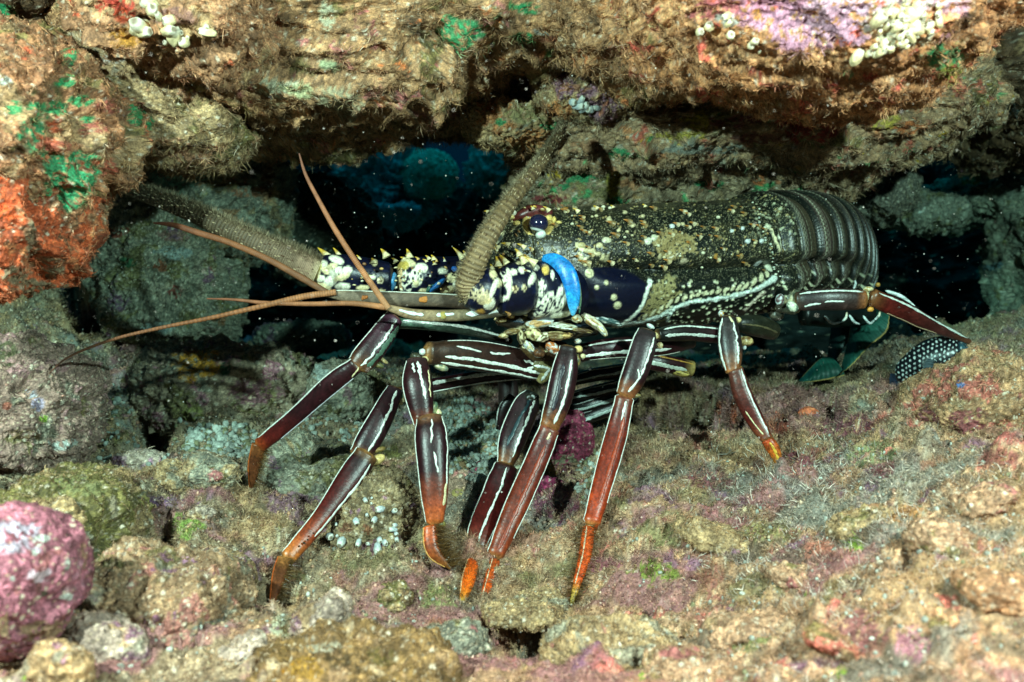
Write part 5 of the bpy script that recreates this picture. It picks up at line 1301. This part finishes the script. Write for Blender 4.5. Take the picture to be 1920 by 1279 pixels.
# ---- eye
E = MB()
d, q = cubesphere(24)
ce = P(1010, 419, .758); re_ = 17.5 / 1920 * .758
v = d * re_ * np.array((1.05, 1, 1))
cE = mix(np.tile(np.array((.010, .012, .040)), (len(v), 1)), (.70, .76, .72), ss(-.60, -.72, d[:, 2] + .25 * d[:, 0]))
cE = mix(cE, (.02, .02, .02), ss(-.84, -.90, d[:, 2] + .25 * d[:, 0]))
E.add(v + ce, cE, q=q)
eye_ = part(E, 'eye', M_eye, lob)
E = MB(); blob(E, 1014, 440, .756, 15, .008, 11, (.66, .72, .64), -15, None)
subpart(E, 'eye_stalk', M_eye, eye_)

# ---- whips of the two large feelers
def whip(pts, cols, ann, hair, hl, hside, nm, label):
    A = MB()
    c = limb(A, pts, cols, (), flat=.9, n=420, m=20, ann=ann, cap=0)
    H = MB()
    setae(H, *c, hair, hl, [(.22, .17, .10), (.32, .26, .16), (.12, .09, .05)], side=hside, width=.00022, droop=.2)
    setae(H, *c, hair // 2, hl * .5, [(.10, .05, .03), (.42, .34, .22)], width=.0002, droop=.6)
    cen, t, nn, s, hw = c
    for k in range(4, 410, 6):       # ring ridges with small thorns
        o = -1 if hside < 0 else 1
        x, y = proj(cen[k:k + 1])
        for oo in (LS.uniform(-.95, -.6), LS.uniform(-.6, 0), LS.uniform(0, .6), LS.uniform(.6, .95)):
            if LS.random() < .6:
                p = cen[k] + s[k] * hw[k] * oo * .95 + nn[k] * hw[k] * math.sqrt(1 - oo * oo * .9) * .9
                xx, yy = proj(p[None])
                blob(A, xx[0], yy[0], p[1], LS.uniform(2, 4.5), .0011, 1.3, (.40, .30, .18) if LS.random() < .6 else (.09, .045, .02), 25 if hside < 0 else -62, None, N=4)
    w_ = part(A, 'antenna', M_flag, lob, label)
    tag(subpart(H, 'bristles', M_turf, w_), kind='stuff')
    return w_
whip([(596, 510, .752, 48), (560, 494, .75, 52), (520, 474, .75, 46), (450, 441, .76, 40), (370, 402, .785, 37), (280, 366, .82, 31), (200, 338, .86, 26), (120, 310, .92, 22)],
     [(0, (.50, .40, .25)), (.06, (.34, .23, .15)), (.22, (.16, .11, .065)), (.5, (.075, .055, .03)), (1, (.05, .04, .022))], .0036, 5200, .0048, -math.pi / 2, 0, 'long mud brown feeler reaching to the upper left')
whip([(888, 556, .735, 48), (880, 528, .728, 48), (897, 480, .722, 41), (926, 425, .73, 36), (966, 366, .755, 29), (1006, 316, .785, 24), (1046, 258, .815, 18), (1060, 230, .83, 10)],
     [(0, (.36, .25, .13)), (.25, (.20, .135, .065)), (.7, (.13, .085, .04)), (1, (.10, .065, .03))], .0044, 4200, .0036, math.pi / 2, 0, 'thick tan feeler rising steeply to the ceiling')

# ---- small forked feelers
BRC = (.24, .085, .03)
def thin(pts, cols, nm='antennule', stripes=(), lab=None, ann=.0011, n=260, m=10):
    A = MB()
    limb(A, pts, cols, stripes, flat=.95, n=n, m=m, ann=ann, cap=0)
    return A
A1 = MB()
limb(A1, [(975, 572, .765, 28), (900, 568, .755, 32), (820, 562, .747, 32), (740, 560, .74, 32), (660, 556, .735, 28), (610, 550, .732, 16)], [(0, (.04, .03, .02)), (.3, (.09, .06, .04)), (.9, (.16, .12, .08)), (1, (.18, .14, .1))],
     [(-.93, -.93, .12, .98, 4, .05, (.70, .72, .62)), (.0, .1, .45, .49, 14, .1, (.5, .18, .03)), (-.1, .1, .72, .75, 10, .1, (.5, .16, .03))], flat=.7, n=80)
a1 = part(A1, 'antennule', M_flag, lob, 'long forked brown feeler stem, upper one')
SM = MB(); limb(SM, [(612, 548, .732, 12), (560, 518, .733, 13), (500, 485, .735, 12), (430, 455, .74, 12), (370, 436, .745, 12), (325, 422, .75, 10), (288, 418, .755, 3)], [(0, (.16, .07, .03)), (.5, (.22, .08, .03)), (1, (.14, .04, .025))], n=260, m=10, ann=.0011, cap=0)
subpart(SM, 'flagellum', M_flag, a1)
SM = MB(); limb(SM, [(630, 548, .730, 12), (570, 556, .728, 12), (500, 572, .726, 10.5), (400, 595, .724, 8.5), (300, 615, .724, 7), (220, 634, .725, 6), (160, 655, .73, 5), (120, 675, .735, 3.5), (92, 700, .74, 2)], [(0, (.36, .15, .06)), (.4, BRC), (1, (.14, .06, .04))], n=300, m=10, ann=.0011, cap=0)
subpart(SM, 'flagellum', M_flag, a1)
A2 = MB()
limb(A2, [(960, 582, .75, 22), (900, 590, .74, 24), (850, 594, .733, 26), (780, 592, .727, 26), (725, 576, .722, 14)], [(0, (.08, .07, .05)), (.4, (.14, .11, .06)), (1, (.34, .22, .12))],
     [(-.15, -.15, .08, .40, 11, .12, WLINE), (-.2, -.1, .50, .62, 9, .15, WLINE), (-.1, -.2, .70, .90, 8, .03, WLINE)], flat=.8, n=70)
blob(A2, 830, 592, .727, 11, .006, 12, (.42, .32, .08), 0, (.3, .34, .2)); blob(A2, 776, 592, .724, 9, .005, 9, (.55, .42, .14))
a2 = part(A2, 'antennule', M_flag, lob, 'forked feeler with white striped stem, lower one')
SM = MB(); limb(SM, [(728, 578, .72, 12), (700, 538, .718, 12), (660, 480, .716, 11), (625, 425, .718, 10), (592, 365, .722, 8), (572, 325, .726, 6), (561, 288, .73, 3)], [(0, (.42, .20, .09)), (.3, (.34, .13, .05)), (1, (.20, .08, .05))], n=260, m=10, ann=.0011, cap=0)
subpart(SM, 'flagellum', M_flag, a2)
SM = MB(); limb(SM, [(722, 576, .72, 12), (660, 569, .721, 10), (580, 570, .724, 9), (500, 568, .728, 7.5), (440, 562, .732, 5.5), (388, 560, .737, 2.5)], [(0, (.36, .15, .06)), (1, (.18, .06, .03))], n=260, m=10, ann=.0011, cap=0)
subpart(SM, 'flagellum', M_flag, a2)

# ---- tail fan and swimmerets
T = MB()
def fan(pts_edge, root, Y0, Y1, col, edge, thick=.0012, ribs=13):
    """thin plate with its own thickness between a root curve and an outer edge"""
    n, m = 60, 40
    a = smooth_path(root, n); b = smooth_path(pts_edge, n)
    A_ = np.stack([P(x, y, Y0) for x, y in a]); Bv = np.stack([P(x, y, Y1) for x, y in b])
    t = np.linspace(0, 1, m)
    V = A_[:, None] * (1 - t)[None, :, None] + Bv[:, None] * t[None, :, None]
    bul = np.sin(t * math.pi) * .006
    rb = .0007 * np.cos(np.linspace(0, 1, n) * math.pi * 2 * ribs)
    V[..., 1] += -bul[None] + rb[:, None] * t[None]
    c = np.tile(np.array(col, float), (n, m, 1))
    c *= (1 + .16 * np.cos(np.linspace(0, 1, n) * math.pi * 2 * ribs * 2))[:, None, None]
    ed = ss(.93, .965, t)[None, :] * np.ones((n, 1))
    c = mix(c, edge, ed)
    V = V.reshape(-1, 3); c = c.reshape(-1, 3)
    back = V + np.array((0, thick, 0))
    q = gridq(n, m)
    T.add(V, c, q=q); T.add(back, c, q=q[:, ::-1])
    idx = np.concatenate((np.arange(m), np.arange(1, n) * m + m - 1, (n - 1) * m + np.arange(m - 2, -1, -1), np.arange(n - 2, 0, -1) * m))
    rim = np.vstack((V[idx], back[idx])); k = len(idx); i = np.arange(k)
    T.add(rim, edge, q=np.stack((i, (i + 1) % k, (i + 1) % k + k, i + k), 1))
fan([(1668, 592), (1662, 622), (1630, 650), (1600, 682), (1575, 702)], [(1640, 575), (1610, 590), (1596, 610), (1590, 640), (1575, 700)], .99, .96, (.016, .085, .062), (.40, .27, .08))
fan([(1585, 704), (1550, 712), (1520, 716), (1500, 716)], [(1560, 670), (1540, 672), (1520, 690), (1498, 714)], .99, .975, (.010, .070, .050), (.40, .27, .08), ribs=5)
fan([(1640, 560), (1620, 600), (1590, 640), (1560, 690)], [(1590, 560), (1570, 580), (1560, 610), (1550, 680)], 1.02, 1.0, (.012, .035, .03), (.03, .05, .04), ribs=8)
part(T, 'tail_fan', M_fin, lob)
Sw = MB()
for x0, y0, x1, y1, x2, y2, dk in [(1545, 592, 1560, 606, 1578, 604, 0), (1578, 604, 1586, 596, 1588, 585, 1), (1592, 590, 1602, 604, 1612, 608, 0), (1618, 592, 1630, 606, 1640, 600, 0), (1640, 600, 1648, 592, 1650, 584, 1), (1570, 540, 1574, 528, 1582, 524, 0), (1600, 542, 1604, 532, 1602, 524, 0), (1543, 536, 1548, 524, 1552, 520, 0)]:
    limb(Sw, [(x0, y0, .93, 4), (x1, y1, .93, 5), (x2, y2, .93, 3)], [(0, WLINE), (1, (.7, .55, .35) if dk else WLINE)], n=14, m=8)
limb(Sw, [(1500, 590, .95, 40), (1570, 592, .96, 44), (1640, 588, .97, 30)], [(0, DARK), (1, DARK)], n=30, m=18)
part(Sw, 'swimmerets', M_shell, lob)

# ================================================================ SPOTTED FISH behind the mound
FB = P(1752, 730, .90)
fish = empty('spotted_fish', FB, 'small black fish with white spots half hidden behind the right mound', 'fish')
F = MB()
fp = smooth_path([(1692, 716, .905, 26, .006), (1704, 700, .90, 56, .010), (1728, 688, .895, 76, .016), (1760, 672, .89, 82, .019), (1790, 662, .885, 66, .017), (1808, 658, .882, 40, .012), (1818, 656, .88, 14, .005)], 200)
cen = np.stack([P(*r[:3]) for r in fp]); t, nn, s = frame(cen)
th = np.linspace(0, 2 * np.pi, 120, endpoint=False)
hw = fp[:, 3] / 2 * fp[:, 2] / 1920
V = (cen[:, None] + s[:, None] * (hw[:, None] * np.sin(th))[..., None] + nn[:, None] * (fp[:, 4][:, None] * np.cos(th))[..., None]).reshape(-1, 3)
x, y = proj(V)
x = x + 2.6 * pn(V * 190, 91) + 3 * pn(V * 60, 94); y = y + 2.6 * pn(V * 190 + 5, 92)
c = np.tile(np.array((.006, .007, .010)), (len(V), 1))
a_ = (x * math.cos(.5) - y * math.sin(.5)) / 9.0; b_ = (x * math.sin(.5) + y * math.cos(.5)) / 8.0
b_i = np.floor(b_); a2 = a_ + .5 * (b_i % 2)
dd = np.hypot(a2 - np.floor(a2) - .5, b_ - b_i - .5)
sz_ = .22 + .06 * pn(V * 160, 93)
c = mix(c, (.60, .66, .64), ss(sz_ + .05, sz_ - .05, dd))
c = mix(c, (.06, .16, .20), ss(1796, 1806, x) * .7)
F.add(V, c, q=gridq(200, 120, True))
for b0, en in ((0, cen[0]), (199 * 120, cen[-1])):
    ii = np.arange(120); F.add(np.vstack((V[b0:b0 + 120], en)), c[b0], t=np.stack((ii, (ii + 1) % 120, np.full(120, 120)), 1))
part(F, 'body', M_shell, fish)
T = MB()
fan([(1670, 700), (1668, 716), (1674, 730), (1690, 738)], [(1694, 702), (1694, 710), (1696, 720), (1702, 726)], .905, .912, (.022, .03, .055), (.03, .04, .07), ribs=5)
part(T, 'tail_fin', M_fin, fish)
T = MB()
fan([(1738, 672), (1730, 686), (1738, 698)], [(1756, 678), (1754, 684), (1757, 690)], .868, .862, (.05, .07, .08), (.10, .12, .12), ribs=4)
part(T, 'side_fin', M_fin, fish)
E = MB(); blob(E, 1806, 650, .876, 5, .003, 5, (.02, .05, .06), N=12); part(E, 'eye', M_eye, fish)

# ================================================================ FAR CORALS, the blue water light is put into their colours
TL = (.10, .42, .38)
rock('coral_head', 'smooth dome shaped coral tinted teal for the water light, seen through the opening', 'coral', (806, 330, 1.75), (50, 40, .06), 0, 1.9, .008, 71, 60, ((.20, .62, .50), (.14, .50, .44)), (.3,), [], None, .1, fine=.7)
rock('coral_head', 'small low coral lump right of the dome coral', 'coral', (950, 318, 1.85), (52, 32, .05), 0, 2.1, .02, 72, 50, ((.12, .42, .44), (.16, .5, .5)), (.3,), [], None, .1, frq=1.6)
rock('coral_head', 'branching coral mass left of the dome coral, tinted blue for the water light', 'coral', (725, 345, 1.8), (62, 45, .06), 20, 2.1, .035, 73, 70, ((.14, .40, .46), (.20, .50, .52)), (.3,), [], None, .1, frq=1.8)
rock('coral_head', 'flat plate coral low in the blue opening', 'coral', (735, 398, 1.7), (46, 10, .06), -6, 2.1, .008, 74, 40, ((.12, .40, .50), (.10, .34, .4)), (.3,), [], None, .1, frq=1.6)
rock('coral_head', 'rounded coral at the left side of the opening, dim blue light put into its colour', 'coral', (640, 300, 1.95), (70, 30, .06), 0, 2.1, .02, 75, 50, ((.02, .08, .10), (.04, .14, .16)), (.3,), [], None, .1, frq=1.6)
rock('shade_reef_wall', 'reef rock far behind the lobster head, coloured near black for shade', 'rock', (780, 540, 1.95), (330, 170, .12), 0, 2.3, .03, 76, 80, ((.008, .012, .012), (.01, .015, .014)), (.3,), [], None, .1)  # near black colour stands in for the shade behind the head
rock('shade_reef_wall', 'low near black rock added to darken the hollow under the lobster belly', 'rock', (1300, 640, 1.5), (420, 80, .06), 0, 2.3, .015, 79, 70, ((.008, .01, .01), (.01, .012, .012)), (.3,), [], None, .1)  # added block, its near black colour stands in for shade under the belly
rock('shade_reef_wall', 'reef rock far behind the tail, coloured near black for shade', 'rock', (1500, 480, 1.9), (420, 200, .12), 0, 2.3, .03, 77, 80, ((.008, .01, .01), (.01, .012, .012)), (.3,), [], None, .1)  # shade behind the tail painted as a near black rock colour
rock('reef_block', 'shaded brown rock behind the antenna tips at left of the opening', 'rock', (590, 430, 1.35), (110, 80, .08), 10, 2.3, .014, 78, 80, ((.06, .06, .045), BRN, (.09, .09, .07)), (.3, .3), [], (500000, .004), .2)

# ================================================================ specks drifting in the water
sb = MB()
pr = np.random.RandomState(21)
octv = np.array([(1, 0, 0), (-1, 0, 0), (0, 1, 0), (0, -1, 0), (0, 0, 1), (0, 0, -1)], float)
octf = np.array([(0, 2, 4), (2, 1, 4), (1, 3, 4), (3, 0, 4), (2, 0, 5), (1, 2, 5), (3, 1, 5), (0, 3, 5)])
n = 9000
Y = pr.uniform(.40, 1.25, n)
X = pr.uniform(-.75, .75, n) * Y; Z = pr.uniform(-.42, .45, n) * Y
sz = .00016 + .00060 * pr.rand(n) ** 6
sz *= Y / .8
vv = (octv[None] * sz[:, None, None] * pr.uniform(.6, 1.4, (n, 6, 1)) + np.stack((X, Y, Z), 1)[:, None]).reshape(-1, 3)
cc = np.repeat(np.array((.90, .86, .78)) * pr.uniform(.3, 1, (n, 1)), 6, 0)
sb.add(vv, cc, t=(octf[None] + np.arange(n)[:, None, None] * 6).reshape(-1, 3))
tag(sb.build('drifting_specks', M_turf), 'tiny pale specks drifting in the water', 'marine snow', kind='stuff')

# ================================================================ the water itself: absorbs red with distance
hm = bpy.data.materials.new('water_haze'); hm.use_nodes = True
hn = hm.node_tree.nodes; hl_ = hm.node_tree.links
for x in list(hn):
    if x.type == 'BSDF_PRINCIPLED': hn.remove(x)
pv_ = hn.new('ShaderNodeVolumePrincipled')
pv_.inputs['Color'].default_value = (0, 0, 0, 1)
pv_.inputs['Absorption Color'].default_value = (0.0, 0.60, 0.62, 1)
pv_.inputs['Density'].default_value = 0.60
hl_.new(pv_.outputs[0], hn['Material Output'].inputs['Volume'])
hb = MB()
bx = np.array([(x, y, z) for x in (-2.6, 2.6) for y in (-.6, 3.2) for z in (-1.5, 1.2)], float)
hb.add(bx, (1, 1, 1), q=[(0, 1, 3, 2), (4, 6, 7, 5), (0, 4, 5, 1), (2, 3, 7, 6), (0, 2, 6, 4), (1, 5, 7, 3)])
hz_ = hb.build('haze', hm)
tag(hz_, 'sea water filling the crevice and tinting far rock teal', kind='stuff')
